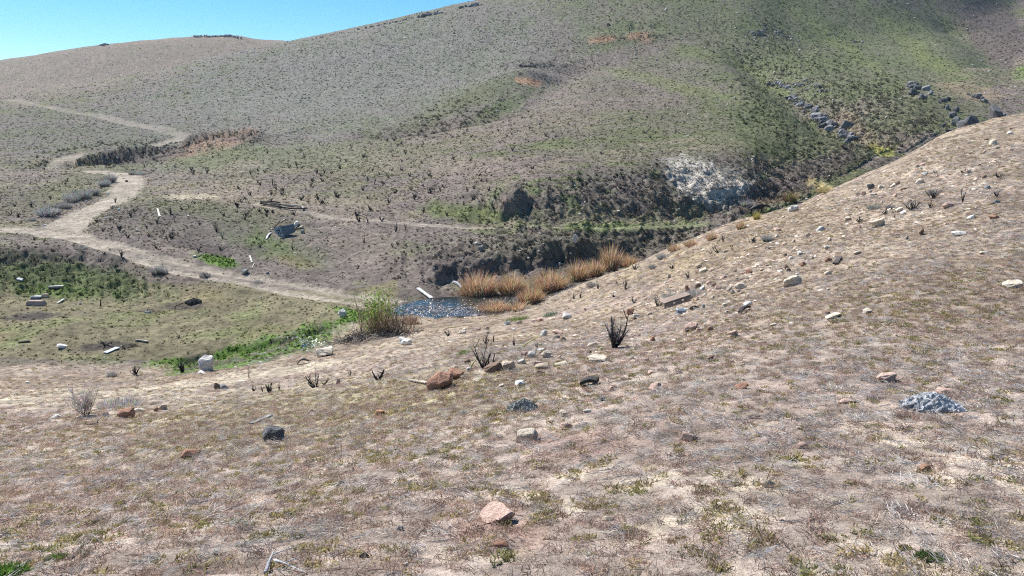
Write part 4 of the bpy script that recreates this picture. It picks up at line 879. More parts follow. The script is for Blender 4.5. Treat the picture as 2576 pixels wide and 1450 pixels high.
# grey tank half, with four holes in its end plate
def tank():
    p = Vector(L(712,597)); k = wpx(p); root = empty('grey_tank', p)
    P = lambda a, b: Vector(((a-1035)/6.44*.6314*k, 0, (1012-b)/6.44*.6314*k))
    end = [P(770,795), P(990,742), P(1022,800), P(1038,880), P(1038,1008), P(985,1003), P(920,985), P(860,950), P(810,905), P(778,855)]
    # the end plate leans back and turns to the left, the barrel runs to the right and away
    for q in end: q.y = -q.x*.55+q.z*.12
    ext = Vector((1.02, .62, 0))*(270/6.44*.6314*k)/1.02
    def prism(pts, e, g):
        n = len(pts); K = len(g.v); g.v += [x.copy() for x in pts]+[x+e for x in pts]; g.c += [(1,1,1)]*2*n; g.f.append(tuple(K+i for i in range(n))); g.f.append(tuple(K+2*n-1-i for i in range(n)))
        for i in range(n): g.f.append((K+(i+1) % n, K+i, K+n+i, K+n+(i+1) % n))
    far = [q+ext+Vector((0, 0, .04+.30*(.35 if q.z > .3 else .9)))for q in end]
    g = Geo(); n = len(end); g.v = [q+Vector((.012, .01, 0)) for q in end]+far; g.c = [(1,1,1)]*2*n
    g.f.append(tuple(reversed(range(n, 2*n))))
    for i in range(n): g.f.append(((i+1) % n, i, n+i, n+(i+1) % n))
    g.f.append(tuple(range(n))); link('barrel', g.mesh('barrel'), M_CONC, root, (.17,.19,.21))  # darker than the end plate: the barrel's shaded side is put into its colour
    nrm = (end[4]-end[0]).cross(end[1]-end[0]).normalized()
    if nrm.y > 0: nrm = -nrm
    g = Geo(); prism([q+nrm*.05 for q in end], -nrm*.045, g); link('end_plate', g.mesh('end_plate'), M_CONC, root, (.30,.33,.36))
    for (a, b, r_) in [(940,850,.1), (880,860,.075), (918,918,.07), (972,915,.07)]:
        c = P(a, b); c.y = -c.x*.55+c.z*.12; g = Geo(); c = c+nrm*.052; A = (end[1]-end[0]).normalized(); B = nrm.cross(A)
        pts = [c+(A*math.cos(i*.785)+B*math.sin(i*.785))*r_ for i in range(8)]; prism(pts, nrm*.004, g); link('hole', g.mesh('hole'), M_METAL, root, (.02,.02,.025))
    g = Geo(); g.tube([q+nrm*.055 for q in end[1:5]], [.02]*4, 5, (1,1,1)); link('edge_band', g.mesh('edge_band'), M_METAL, root, (.05,.055,.06))
    tag(root, 'blue-grey overturned tank piece with four holes in its end, on the grassy knoll', 'tank'); PTS.append([root, 'named', 720, 597, 55, 40, '', 0])
tank()
# charred timber leaning against the tank
plank(690,575,704,566,.08,'charred timber leaning at the left side of the grey tank',(.12,.08,.06),wd=.12,up1=.25)
# long burnt trough frame
def trough():
    A = lambda x, y: Vector(L((980+x/6.44)*.6314, (780+y/6.44)*.6314)); root = empty('trough_frame', A(960, 380))
    def rail(pts, h, col, nm, off=.0):
        g = Geo(); c0 = root.location; P = [A(*q)-c0+Vector((0, 0, h+off)) for q in pts]; g.tube(P, [.085]*len(P), 4, (1,1,1)); link(nm, g.mesh(nm), M_WOOD, root, col)
    rail([(370,245),(600,285),(850,335),(1060,365),(1240,385),(1450,385),(1570,362)], .16, (.05,.035,.03), 'near_rail'); rail([(380,240),(600,268),(850,312),(1060,350),(1240,372)], .32, (.24,.19,.16), 'near_rail', .0)
    rail([(380,245),(580,215),(800,240),(880,262)], .26, (.06,.045,.04), 'far_rail'); rail([(960,275),(1100,285),(1300,305),(1440,320)], .16, (.5,.47,.43), 'far_rail')
    rail([(860,262),(870,300),(850,330)], .2, (.12,.08,.06), 'cross_piece'); rail([(1440,320),(1470,355),(1450,380)], .14, (.4,.37,.33), 'cross_piece')
    tag(root, 'long burnt wooden trough frame lying beyond the grey tank', 'trough'); PTS.append([root, 'named', 715, 527, 120, 12, '', 0])
trough()

# ------------------------------------------------------------------ cow
def cow():
    p = Vector(L(1905,541)); k = wpx(p); root = empty('cow', p); root.rotation_euler = (0, 0, R(-14)); s = 36*k/1.9
    J = {'hip': (-.75,0,1.2,.30), 'mid': (-.1,0,1.16,.36), 'sho': (.5,0,1.22,.31), 'nk': (.85,0,1.25,.2), 'hd': (1.12,0,1.28,.14), 'mz': (1.4,0,1.1,.085)}
    vs_, rs, es = [], [], []
    names = list(J); [vs_.append(J[n][:3]) or rs.append(J[n][3]) for n in names]; es += [(i, i+1) for i in range(5)]
    for (x, y, b, kx) in [(-.8,.2,0,-.1), (-.8,-.2,0,-.1), (.5,.17,2,.02), (.5,-.17,2,.02)]:
        i = len(vs_); vs_ += [(x,y,.85),(x+kx,y,.5),(x-.01,y,.05)]; rs += [.16 if x < 0 else .13, .075, .06]; es += [(b, i), (i, i+1), (i+1, i+2)]
    me = bpy.data.meshes.new('body'); me.from_pydata([Vector(v)*s for v in vs_], es, []); o = link('body', me, M_HIDE, root, (.014,.014,.017))
    m = o.modifiers.new('s', 'SKIN'); 
    for i, r_ in enumerate(rs): me.skin_vertices[0].data[i].radius = (r_*s, r_*s)
    me.skin_vertices[0].data[0].use_root = True; o.modifiers.new('u', 'SUBSURF').levels = 2; o.modifiers[-1].render_levels = 2
    for sy in (-1, 1):
        g = Geo(); g.tube([Vector((1.08, sy*.1, 1.36))*s, Vector((1.02, sy*.28, 1.36))*s], [.06*s, .02*s], 5, (1,1,1)); link('ear', g.mesh('ear'), M_HIDE, root, (.014,.014,.017))
    g = Geo(); g.tube([Vector((-1.02,0,1.35))*s, Vector((-1.12,0,1.0))*s, Vector((-1.1,0,.5))*s], [.035*s,.025*s,.05*s], 5, (1,1,1)); link('tail', g.mesh('tail'), M_HIDE, root, (.014,.014,.017))
    tag(root, 'black cow standing against the bank at the head of the gully', 'cow'); PTS.append([root, 'named', 1905, 541, 36, 28, '', 0])
cow()

# ------------------------------------------------------------------ willow thicket left of the pond
def willow():
    rd = random.Random(77); p = Vector(L(955,846)); k = wpx(p); root = empty('willow_thicket', p); W = 165*k
    for i in range(16):                                    # tall thin live stems
        g = Geo(); x = rd.gauss(-.0, .16)*W; H = rd.uniform(70, 112)*k; pts = [Vector((x, rd.uniform(-.6, .6), -.05))]; d = Vector((rd.gauss(-.05, .22), rd.gauss(0, .15), 1)).normalized()
        for j in range(6): d = (d+rv(.09)).normalized(); pts.append(pts[-1]+d*H/6)
        g.tube(pts, [.028*(1-.8*j/6) for j in range(7)], 4, (1,1,1)); link('stem', g.mesh('stem'), M_WOOD, root, (.22,.15,.12) if i % 2 else (.3,.24,.19))
    for i in range(14):                                    # burnt, twisted stems low down
        g = Geo(); x = rd.uniform(-.3, .45)*W; L_ = rd.uniform(30, 62)*k; lean = R(rd.uniform(10, 78)); az = rd.choice([0, math.pi])+rd.uniform(-.8, .8)
        pts = [q+Vector((x, rd.uniform(-.8, .5), 0)) for q in stem_pts(rd, L_, lean, az, 6, .22, -.1)]; g.tube(pts, [.05*(1-.75*j/6) for j in range(7)], 5, (1,1,1)); link('burnt_stem', g.mesh('burnt_stem'), M_CHAR, root, BLACK)
    g = Geo()
    for i in range(420):                                   # fine reddish twigs
        x = rd.gauss(.12, .2)*W; H = rd.uniform(25, 85)*k*(1 if x < .15*W else .55); b0 = Vector((x, rd.uniform(-.9, .9), rd.uniform(0, .5))); d = Vector((rd.gauss(0, .25), rd.gauss(0, .25), 1)).normalized()
        c = rd.choice([(.26,.17,.12), (.33,.24,.17), (.40,.3,.2)]); g.strip([b0, b0+d*H*.5+rv(.08), b0+d*H+rv(.15)], [.012, .009, .004], Vector((1, rd.uniform(-.5, .5), 0)).normalized(), c)
    o = link('twigs', g.mesh('twigs'), M_VC, root); o['kind'] = 'stuff'
    g = Geo()
    def leaf(b0, s, c):
        a = rv().normalized(); b = a.cross(rv()).normalized(); g.v += [b0-b*s*.35, b0+a*s, b0+b*s*.35, b0-a*s*.5]; K = len(g.v)-4; g.f.append((K, K+1, K+2, K+3)); g.c += [c]*4
    for cl in range(60):                                   # leaf clusters: fresh top, green foot
        top = rd.random() < .6; x = rd.gauss(.04 if top else -.0, .13 if top else .1)*W; z = (rd.uniform(58, 108) if top else rd.uniform(6, 55))*k; cc = Vector((x, rd.uniform(-.7, .7), z))
        c0 = rd.choice([(.22,.30,.05), (.16,.24,.04), (.26,.34,.07), (.10,.17,.04)])
        for i in range(26): leaf(cc+Vector((rd.gauss(0, .2), rd.gauss(0, .2), rd.gauss(0, .15))), rd.uniform(.05, .10), [q*rd.uniform(.8, 1.4) for q in c0])
    o = link('foliage', g.mesh('foliage'), M_VC, root); o['kind'] = 'stuff'
    g = Geo()
    for i in range(900):                                   # heap of dead twigs and ash at the foot
        x = rd.gauss(-.1, .24)*W; y = rd.gauss(-.4, .8); b0 = Vector((x, y, HT(p.x+x, p.y+y)-p.z+rd.uniform(0, .22))); d = Vector((rd.gauss(0, 1), rd.gauss(0, .6), rd.gauss(0, .35))).normalized(); L_ = rd.uniform(.2, .9)
        c = rd.choice([(.06,.05,.045), (.12,.1,.09), (.3,.27,.24), (.38,.33,.27), (.05,.045,.04)]); g.strip([b0-d*L_/2, b0+rv(.04), b0+d*L_/2], [.010, .016, .008], d.cross(rv()).normalized(), c)
    o = link('dead_litter', g.mesh('dead_litter'), M_VC, root); o['kind'] = 'stuff'
    tag(root, 'half burnt willow thicket with fresh yellow-green leaves left of the pond', 'thicket'); PTS.append([root, 'named', 955, 836, 160, 110, '', 0])
willow()
reeds(1030,818,22,46,'reddish dead grass tussock between the willow thicket and the pond',31,260,cols=[(.3,.18,.12),(.4,.27,.17),(.24,.14,.1)])

# ------------------------------------------------------------------ rock outcrops on the hills
def outcrop(pts, label, seed, col=(.15,.145,.15), n=14, sz=1.0, spread=1.0):
    rd = random.Random(seed); (u0, v0), (u1, v1) = pts; a, b = Vector(L(u0, v0)), Vector(L(u1, v1)); c0 = (a+b)/2; root = empty('rock_outcrop', c0)
    n = int(n*1.5)
    for i in range(n):
        f = (i+.5)/n; q = a.lerp(b, f)+Vector((rd.gauss(0, .5), rd.gauss(0, .7), 0))*spread; z = HT(q.x, q.y); s_ = rd.uniform(.35, 1.0)**1.3*1.5*sz*(q.y/340 if q.y > 200 else .55); fj = rd.uniform(.6, 1.7)
        o = link('boulder', rd.choice(ROCKS), None, root, [c*fj for c in col]); o.location = Vector((q.x, q.y, z-s_*.2))-c0; o.scale = (s_*rd.uniform(1, 1.7), s_, s_*rd.uniform(.6, 1.1)); o.rotation_euler = (rd.uniform(-.3, .3), rd.uniform(-.3, .3), rd.uniform(0, 6.28))
    tag(root, label, 'rock outcrop', 'dark rock outcrops on the hills'); PTS.append([root, 'named', (u0+u1)/2, (v0+v1)/2, u1-u0, 8, '', 0])
outcrop([(487,95),(545,94)], 'left half of the dark rock outcrop on the far left hilltop', 1, sz=1.2, n=12); outcrop([(552,92),(604,98)], 'right half of the dark rock outcrop on the far left hilltop', 2, sz=1.2, n=10)
outcrop([(248,116),(268,114)], 'small lone dark outcrop on the far left ridge', 3, n=5); outcrop([(705,107),(740,107)], 'low dark rocks in the saddle between the two hills', 4, n=7, sz=.7)
outcrop([(1055,43),(1110,33)], 'jagged dark crags on the main skyline, lower of two', 5, n=14, sz=1.5); outcrop([(1158,20),(1205,14)], 'jagged dark crags on the main skyline, upper of two', 6, n=14, sz=1.5)
outcrop([(900,76),(1040,46)], 'line of small dark rocks along the main skyline', 7, n=22, sz=.8); outcrop([(760,104),(890,80)], 'sparse low rocks where the main skyline meets the saddle', 8, n=16, sz=.5)
outcrop([(1885,84),(1925,86)], 'compact dark boulder pile high on the right hillside', 9, n=12, sz=1.3); outcrop([(1930,82),(2000,96)], 'scattered dark boulders right of the compact pile', 10, n=16, sz=.9, spread=2.5)
outcrop([(1942,212),(1990,224)], 'dark rocks at the top end of the shrubby ravine', 11, n=12, sz=1.6, spread=1.4); outcrop([(1995,245),(2060,300)], 'dark rocks midway along the shrubby ravine', 12, n=22, sz=1.8, spread=1.5)
outcrop([(2050,300),(2150,360)], 'dark rocks at the bottom of the shrubby ravine', 13, n=26, sz=1.8, spread=1.4); outcrop([(2290,212),(2330,250)], 'grey crags left part on the rightmost spur', 14, n=14, sz=2.0, spread=1.6)
outcrop([(2380,250),(2500,300)], 'black shaded crags where the right spur meets the near crest', 15, n=26, sz=1.8, spread=1.8, col=(.1,.1,.105)); outcrop([(2440,240),(2490,262)], 'small crags at the far right above the near crest', 16, n=9, sz=1.5)  # the shaded crags carry their shade as a darker rock colour
outcrop([(1318,168),(1345,168)], 'short dark crag above the reddish patch on the hillside', 17, n=7, sz=1.2, col=(.16,.12,.1)); outcrop([(1525,66),(1533,66)], 'lone dark boulder above the upper reddish mounds', 18, n=1, sz=2.0)
outcrop([(2100,95),(2170,110)], 'faint dark rocks high on the green right hillside', 19, n=10, sz=.8, spread=2); outcrop([(2000,210),(2080,235)], 'scattered rocks right of the ravine top', 20, n=12, sz=1.2, spread=2.5)
outcrop([(750,250),(800,244)], 'faint low crags on the stony main hillside', 21, n=6, sz=.6, spread=2)

# ------------------------------------------------------------------ ground cover in bulk: grass, tussocks, small stones
hidden = bpy.data.collections
def variant_coll(name, meshes):
    c = bpy.data.collections.new(name)
    for i, me in enumerate(meshes):
        o = bpy.data.objects.new(name+'_'+chr(97+i), me); c.objects.link(o)
    return c
def tuft(seed, n, rad, h, wdt, flat=0., erect=1., name='tuft', curl=.4):
    rd = random.Random(seed); g = Geo()
    for i in range(n):
        a = rd.uniform(0, 6.283); r_ = rad*rd.random()**.6; b0 = Vector((math.cos(a)*r_, math.sin(a)*r_, -.1*h)); a2 = rd.uniform(0, 6.283)
        d = Vector((math.cos(a2)*rd.uniform(0, 1), math.sin(a2)*rd.uniform(0, 1), erect*rd.uniform(.4, 1)+.05)).normalized()
        if rd.random() < flat: d.z = rd.uniform(-.02, .18); d.normalize(); b0.z = rd.uniform(.02, .25)*h
        L_ = h*rd.uniform(.5, 1.25)*(1.5 if d.z < .2 else 1); s_ = rd.uniform(.55, 1.45); c = (s_*rd.uniform(.93, 1.07), s_, s_*rd.uniform(.93, 1.07)); m = b0+d*L_*.5
        e = b0+d*L_+Vector((rd.uniform(-1, 1), rd.uniform(-1, 1), -.3))*L_*curl*.5; sd_ = d.cross(Vector((math.cos(a2+1), math.sin(a2+1), .3))).normalized()
        g.strip([b0, m, e], [wdt, wdt*.8, wdt*.15], sd_, c)
    me = g.mesh(name); me.materials.append(M_TUFT); return me
def dome(seed, n, name='tussock'):
    """unit bunchgrass clump seen from afar: broad leaf faces in a rough dome"""
    rd = random.Random(seed); g = Geo()
    for i in range(n):
        a = rd.uniform(0, 6.283); t = rd.random()**.7; d = Vector((math.cos(a)*t, math.sin(a)*t, (1-t*t)**.5*.75+.08)); b0 = Vector((math.cos(a)*.35*t, math.sin(a)*.35*t, -.12)); s_ = rd.uniform(.6, 1.4)
        g.strip([b0, b0+(d-b0)*.55+rv(.06), d*rd.uniform(.65, 1.1)], [.10, .12, .03], d.cross(rv()).normalized(), (s_, s_, s_))
    me = g.mesh(name); me.materials.append(M_TUFT); return me
V_STUB = variant_coll('stubble_kinds', [tuft(10+i, 46, .085, .042, .0022, .25, 1, 'stubble') for i in range(5)])
V_FLAT = variant_coll('straw_kinds', [tuft(30+i, 44, .10, .045, .0021, .85, .3, 'straw') for i in range(4)])
V_MOSS = variant_coll('moss_kinds', [tuft(50+i, 54, .05, .026, .0036, .1, .8, 'moss') for i in range(4)])
V_TUSS = variant_coll('tussock_kinds', [dome(70+i, 26) for i in range(6)])
def stone_mat():
    m, t, b = newmat('small_stone'); a = N(t, 'ShaderNodeAttribute', attribute_type='INSTANCER', attribute_name='tint'); t.links.new(a.outputs['Color'], b.inputs['Base Color']); return m
M_STONE = stone_mat()
def stone_variants():
    out_ = []
    for i in range(6):
        me = ROCKS[i].copy(); me.name = 'small_stone'; me.materials.clear(); me.materials.append(M_STONE); out_.append(me)
    return out_
V_STONE = variant_coll('stone_kinds', stone_variants())
def chip_stub(i):
    g = stub_mesh(900+i, 4, 0, .05, sides=3); me = g.mesh('far_stub'); me.materials.append(M_STONE); return me
V_FSTUB = variant_coll('far_stub_kinds', [chip_stub(i) for i in range(4)])

Aw = np.abs((D[1:, :-1]-D[:-1, :-1]))*(X[:-1, 1:]-X[:-1, :-1])
U1s, V1s = tq_to_uv(T, (ZZ)/D)
Pa = (V1s[:-1, :-1]-V1s[1:, :-1])*(U1s[:-1, 1:]-U1s[:-1, :-1])/2.5156**2
inview = (U1s[:-1, :-1] > -160) & (U1s[:-1, :-1] < 2740) & (V1s[:-1, :-1] < 1560)
Pa = np.where(Pa > 0, Pa, np.abs(Pa)*.25)*inview
Aw = Aw*inview
qf = lambda a: a[:-1, :-1]
def scatter(name, label, coll, mask, dens_px, cap_m2, size, tint, cat, seed, tilt=.25, sink=0., zs=(1, 1)):
    rg = np.random.default_rng(seed); lam = np.minimum(Aw*cap_m2, Pa*dens_px)*np.clip(mask, 0, 1)
    n = rg.poisson(lam); r_, c_i = np.nonzero(n); rep = n[r_, c_i]; r_ = np.repeat(r_, rep); c_i = np.repeat(c_i, rep); k = len(r_)
    a, b = rg.random(k), rg.random(k)
    def bil(A): return (A[r_, c_i]*(1-a)+A[r_+1, c_i]*a)*(1-b)+(A[r_, c_i+1]*(1-a)+A[r_+1, c_i+1]*a)*b
    P = np.stack([bil(X), bil(Y), bil(ZT)], -1); sz = size(P[:, 1], rg, k); P[:, 2] -= sz*sink
    base = np.stack([bil(C[..., j]) for j in range(3)], -1)
    col_ = np.clip(tint(base, rg, k, P), .015, .85)
    me = bpy.data.meshes.new(name); me.vertices.add(k); me.vertices.foreach_set('co', P.astype(np.float32).ravel())
    rot = np.stack([rg.normal(0, tilt, k), rg.normal(0, tilt, k), rg.random(k)*6.283], -1).astype(np.float32)
    A_ = me.attributes.new('rot', 'FLOAT_VECTOR', 'POINT'); A_.data.foreach_set('vector', rot.ravel())
    sc = np.stack([sz, sz, sz*rg.uniform(zs[0], zs[1], k)], -1).astype(np.float32)
    A_ = me.attributes.new('scl', 'FLOAT_VECTOR', 'POINT'); A_.data.foreach_set('vector', sc.ravel())
    A_ = me.attributes.new('tint', 'FLOAT_COLOR', 'POINT'); A_.data.foreach_set('color', np.concatenate([col_, np.ones((k, 1))], 1).astype(np.float32).ravel())
    o = bpy.data.objects.new(name, me); COL.objects.link(o)
    ng = bpy.data.node_groups.new('scatter_'+name, 'GeometryNodeTree'); ng.interface.new_socket('Geometry', in_out='INPUT', socket_type='NodeSocketGeometry'); ng.interface.new_socket('Geometry', in_out='OUTPUT', socket_type='NodeSocketGeometry')
    gi = ng.nodes.new('NodeGroupInput'); go = ng.nodes.new('NodeGroupOutput'); ci = ng.nodes.new('GeometryNodeCollectionInfo'); ci.inputs['Collection'].default_value = coll
    ci.inputs['Separate Children'].default_value = True; ci.inputs['Reset Children'].default_value = True
    ip = ng.nodes.new('GeometryNodeInstanceOnPoints'); ip.inputs['Pick Instance'].default_value = True
    ar = ng.nodes.new('GeometryNodeInputNamedAttribute'); ar.data_type = 'FLOAT_VECTOR'; ar.inputs[0].default_value = 'rot'
    as_ = ng.nodes.new('GeometryNodeInputNamedAttribute'); as_.data_type = 'FLOAT_VECTOR'; as_.inputs[0].default_value = 'scl'
    ng.links.new(gi.outputs[0], ip.inputs['Points']); ng.links.new(ci.outputs[0], ip.inputs['Instance']); ng.links.new(ar.outputs[0], ip.inputs['Rotation']); ng.links.new(as_.outputs[0], ip.inputs['Scale']); ng.links.new(ip.outputs[0], go.inputs[0])
    md = o.modifiers.new('scatter', 'NODES'); md.node_group = ng; o['kind'] = 'stuff'; tag(o, label, cat); print('scatter', name, k); return o
zmean = lambda lo, hi: (lambda d, rg, k: rg.uniform(lo, hi, k)*np.clip(d/22, 1, 9)**.55)
NS = qf(ns); RM = qf(roadm); PM = qf(pondm); KQ = qf(KK); N3 = qf(n3); N2 = qf(n2); N4 = qf(n4); ok = (1-np.clip(PM*1.5, 0, 1))
pal = lambda cols: (lambda base, rg, k, P: np.array(cols)[rg.integers(0, len(cols), k)]*rg.uniform(.72, 1.25, (k, 1)))
greyp = sstep(-.3, .5, N2*.6+.5*N4); 
near_ok = NS*(1-.75*RM)
scatter('grey_straw', 'flattened grey and white dead grass covering the near slope', V_FLAT, near_ok*(.25+.75*greyp), .22, 75, zmean(.6, 1.3), pal([(.58,.54,.51),(.66,.62,.57),(.46,.42,.40),(.54,.45,.39),(.36,.30,.28)]), 'dead grass', 1)
scatter('brown_stubble', 'short red-brown grass stubble on the near slope', V_STUB, near_ok*(1.15-.8*greyp), .18, 70, zmean(.6, 1.3), pal([(.43,.29,.23),(.47,.33,.26),(.36,.25,.21),(.50,.39,.29),(.28,.20,.16)]), 'dead grass', 2)
gm = sstep(-.15, .45, N4*.7-N2*.3+.25*N3)
scatter('olive_moss', 'low olive green sprouts among the dead grass of the near slope', V_MOSS, near_ok*(.12+.9*gm), .12, 70, zmean(.6, 1.6), pal([(.31,.27,.12),(.37,.31,.14),(.25,.24,.10),(.40,.32,.16),(.44,.37,.22)]), 'ground plants', 3)
msk = np.where(NS > .5, 0, 1)*(1-.97*RM)*ok
tus = lambda base, rg, k, P: base*rg.uniform(.6, 2.1, (k, 1))*np.array([1, 1.02, .9])
tsz = lambda d, rg, k: rg.uniform(.04, .12, k)*np.clip(d/55, .8, 5)**.72*rg.choice([1, 1, 1, 1.6], k)
scatter('bunch_grass', 'bunchgrass and low weeds over the valley floor and hillsides', V_TUSS, msk*(.35+.65*sstep(-.3,.3,N3))*np.where(KQ > 17.3, .6, 1), .75, 14, tsz, tus, 'grass', 4, .15, 0, (.35, .75))
bk = qf(bank)*msk
scatter('bank_clumps', 'dark grassy clods clinging to the steep gully banks', V_TUSS, bk, .12, 5, lambda d, rg, k: rg.uniform(.10, .26, k)*np.clip(d/60, .8, 2.5), lambda base, rg, k, P: base*rg.uniform(.6, 1.6, (k, 1)), 'clods', 5, .3, 0, (.6, 1.1))
greenm = np.clip(qf(C[..., 1])-qf(C[..., 0])-.015, 0, .06)/.06
scatter('green_grass', 'fresh green grass in the wet swale and seep patches', V_TUSS, greenm*(KQ > 5)*(KQ < 13), .5, 30, lambda d, rg, k: rg.uniform(.06, .15, k)*np.clip(d/45, .8, 2), lambda base, rg, k, P: base*rg.uniform(.8, 1.7, (k, 1))*np.array([.98, 1.04, .85]), 'grass', 6, .15, 0, (.7, 1.2))
stc = lambda base, rg, k, P: np.array([(.50,.47,.43),(.60,.57,.53),(.36,.34,.32),(.22,.21,.2),(.45,.38,.31)])[rg.integers(0, 5, k)]*rg.uniform(.75, 1.15, (k, 1))
def bq(*a, **k): return qf(blob(*a, **k))
stony = np.clip(bq(900,170,560,120,-12,12,17.7,.7)+bq(1350,120,500,110,-6,13,17.7,.7)*.7+bq(600,190,300,60,-10,13,17.7,.6)*.4, 0, 1)
scatter('scree', 'countless small pale and dark rocks over the upper hillside', V_STONE, stony*msk*(.4+.6*sstep(-.4,.4,N2)), .085, 1, lambda d, rg, k: rg.uniform(.25, .6, k)*np.clip(d/280, .6, 1.3)*rg.choice([.7, 1, 1.6], k, p=[.5,.42,.08]), stc, 'scree', 7, .3, .15, (.35, .9))
scatter('hillside_stones', 'small loose stones over the valley floor and lower hillsides', V_STONE, msk*(1-stony)*np.where(KQ > 17.3, .3, 1)*(.3+.7*sstep(0,.5,N3))*(1+2*bk)*(1+4*RM), .008, .25, lambda d, rg, k: rg.uniform(.08, .26, k)*np.clip(d/70, .6, 3.2), stc, 'stones', 8, .3, .15, (.4, .8))
rub = np.clip(bq(2250,460,330,90,-24,2.5,6.5,.6)+bq(1850,680,300,80,-26,2.5,6.5,.6)*.8+bq(2100,600,400,120,-24,2.5,6.5,.6)*.5+bq(1480,860,260,70,-8,2.5,6.5,.6)*.6+.10, 0, 1)
warm = lambda base, rg, k, P: np.array([(.60,.50,.40),(.56,.42,.33),(.66,.58,.48),(.38,.27,.2),(.58,.48,.38),(.72,.67,.6)])[rg.integers(0, 6, k)]*rg.uniform(.8, 1.15, (k, 1))
scatter('slope_rubble', 'small warm-coloured stone chips strewn over the near slope', V_STONE, NS*rub*(.3+.7*sstep(-.2,.4,N3)), .06, 14, lambda d, rg, k: rg.uniform(.03, .11, k)*np.clip(d/16, .6, 1.7)*rg.choice([.6, 1, 1.4], k), warm, 'stone chips', 9, .25, .25, (.25, .6))
scatter('path_gravel', 'pale gravel and crumbs on the sandy strip and roads', V_STONE, RM*np.where(KQ > 3, 1, 0), .05, 14, lambda d, rg, k: rg.uniform(.02, .06, k)*np.clip(d/30, .8, 2.2), lambda base, rg, k, P: base*rg.uniform(.6, 1.35, (k, 1)), 'gravel', 10, .3, .2, (.4, .7))
fst = np.clip(bq(1150,420,620,120,0,11,15.5,.6)+bq(500,600,300,60,6,9,13,.6)*.8+bq(150,500,260,70,0,11,14.5,.6)*.7+bq(1500,250,420,80,-10,12,16,.6)*.7, 0, 1)
scatter('far_burnt_stubs', 'hundreds of tiny charred shrub stubs dotting the hillside', V_FSTUB, msk*fst, .010, .06, lambda d, rg, k: rg.uniform(.28, .7, k)*np.clip(d/110, .7, 1.3), lambda base, rg, k, P: np.tile(np.array([[.035,.03,.03]]), (k, 1)), 'burnt stubs', 11, .1, 0, (.8, 1.4))

# fresh green tuft in the near left corner and a few bigger near plants
def green_tuft(u, v, wd, label, seed, cols, h=20, n=260):
    rd = random.Random(seed); p = L(u, v); k = wpx(p); W, H = wd*k, h*k; g = Geo()
    for i in range(n):
        a = rd.uniform(0, 6.28); r_ = rd.random()**.6*W*.5; b0 = Vector((math.cos(a)*r_, math.sin(a)*r_, -.01)); b0.z += HT(p[0]+b0.x, p[1]+b0.y)-p[2]; d = Vector((rd.gauss(0, .5), rd.gauss(0, .5), 1)).normalized(); L_ = H*rd.uniform(.5, 1.1); c = [x*rd.uniform(.7, 1.3) for x in rd.choice(cols)]
        g.strip([b0, b0+d*L_*.55, b0+d*L_+Vector((d.x, d.y, -.4))*L_*.3], [.004, .0035, .0008], d.cross(rv()).normalized(), c)
    o = link('green_tuft', g.mesh('green_tuft'), M_VC); o.location = p; tag(o, label, 'grass tuft', 'small green tufts in the near grass'); PTS.append([o, 'named', u, v, wd, h, 'green', 0])
GC = [(.13,.22,.04),(.17,.26,.05),(.10,.17,.03)]; OC = [(.22,.22,.07),(.17,.19,.06)]
green_tuft(22,1440,84,'bright green grass tuft in the bottom left corner',1,GC,34,700)
green_tuft(2335,1405,60,'dark green low plant at the bottom right',2,[(.06,.10,.03),(.10,.14,.05)],22,420)
green_tuft(140,1405,50,'olive green tuft right of the corner tuft',3,OC+GC,18,300); green_tuft(2275,1380,30,'small olive plant left of the dark green one at bottom right',4,OC,14,160)
green_tuft(2120,990,26,'yellow-green moss beside the flat pink stone',5,[(.3,.3,.08)],8,120); green_tuft(1905,1360,40,'olive moss cushion near the bottom edge, right of centre',6,OC,10,200)
green_tuft(1165,892,34,'fresh green tuft in front of the twin charred stubs',7,GC,16,200); green_tuft(1300,806,60,'bright green grass patch at the near rim of the pond',8,GC,12,420); green_tuft(1385,795,36,'blue-green bushy plant at the pond rim',9,[(.10,.18,.10),(.13,.2,.12)],16,260)
green_tuft(484,470,16,'yellow-green tuft growing in the bend of the road branch',10,[(.22,.25,.04)],8,80); bpy.data.objects['green_tuft'].location = bpy.data.objects['green_tuft'].location

# ------------------------------------------------------------------ labels for stones and stubs, from what stands near them
LM = [(o_['label'], u, v) for (o_, kd_, u, v, *_r) in PTS if kd_ == 'named']
LAND = [('the grey tank',720,590),('the big willow thicket',950,820),('the largest orange reed clump',1205,735),('the tallest reed stand',1536,670),('the rusty metal sheet',1705,768),('the grey driftwood lump',2365,1015),
 ('the largest red-brown boulder',1108,968),('the dark knotty wood chunk',1318,1030),('the knobbly dark boulder',678,1098),('the brick-like red stone',470,1148),('the half-buried pinkish sandstone',1253,1300),('the tall charred shrub',1547,850),
 ('the tall pale grey boulder',513,920),('the bare leafless shrub',215,1010),('the black cow',1905,530),('the crest shrubs',2296,515),('the road junction',150,590),('the road bend',310,455),('the cave-like hollow',1275,515),('the pale scree patch',1790,460),
 ('the dark blue tub',90,757),('the long burnt trough',715,522),('the low grassy knoll',470,560),('the red cut bank',530,365),('the burnt pit',265,872),('the footpath end',1800,570),('the antler-shaped shrub',795,960),('the upright brown stone',2322,584),
 ('the leaning cream slab',2213,565),('the cream boulder on the right slope',2001,712),('the pond rim',1200,805),('the white rounded boulder',1018,862),('the reddish hillside mounds',1560,95),('the hillside ravine',1310,262),('the bottom right corner',2500,1400),('the bottom left corner',40,1420),
 ('the tall straw stalk',1945,1165),('the flat pale meadow path',960,555),('the green bank on the left',150,680),('the right picture edge',2560,640),('the middle of the hillside',1000,400),('the shaded gully bank',1300,620)]
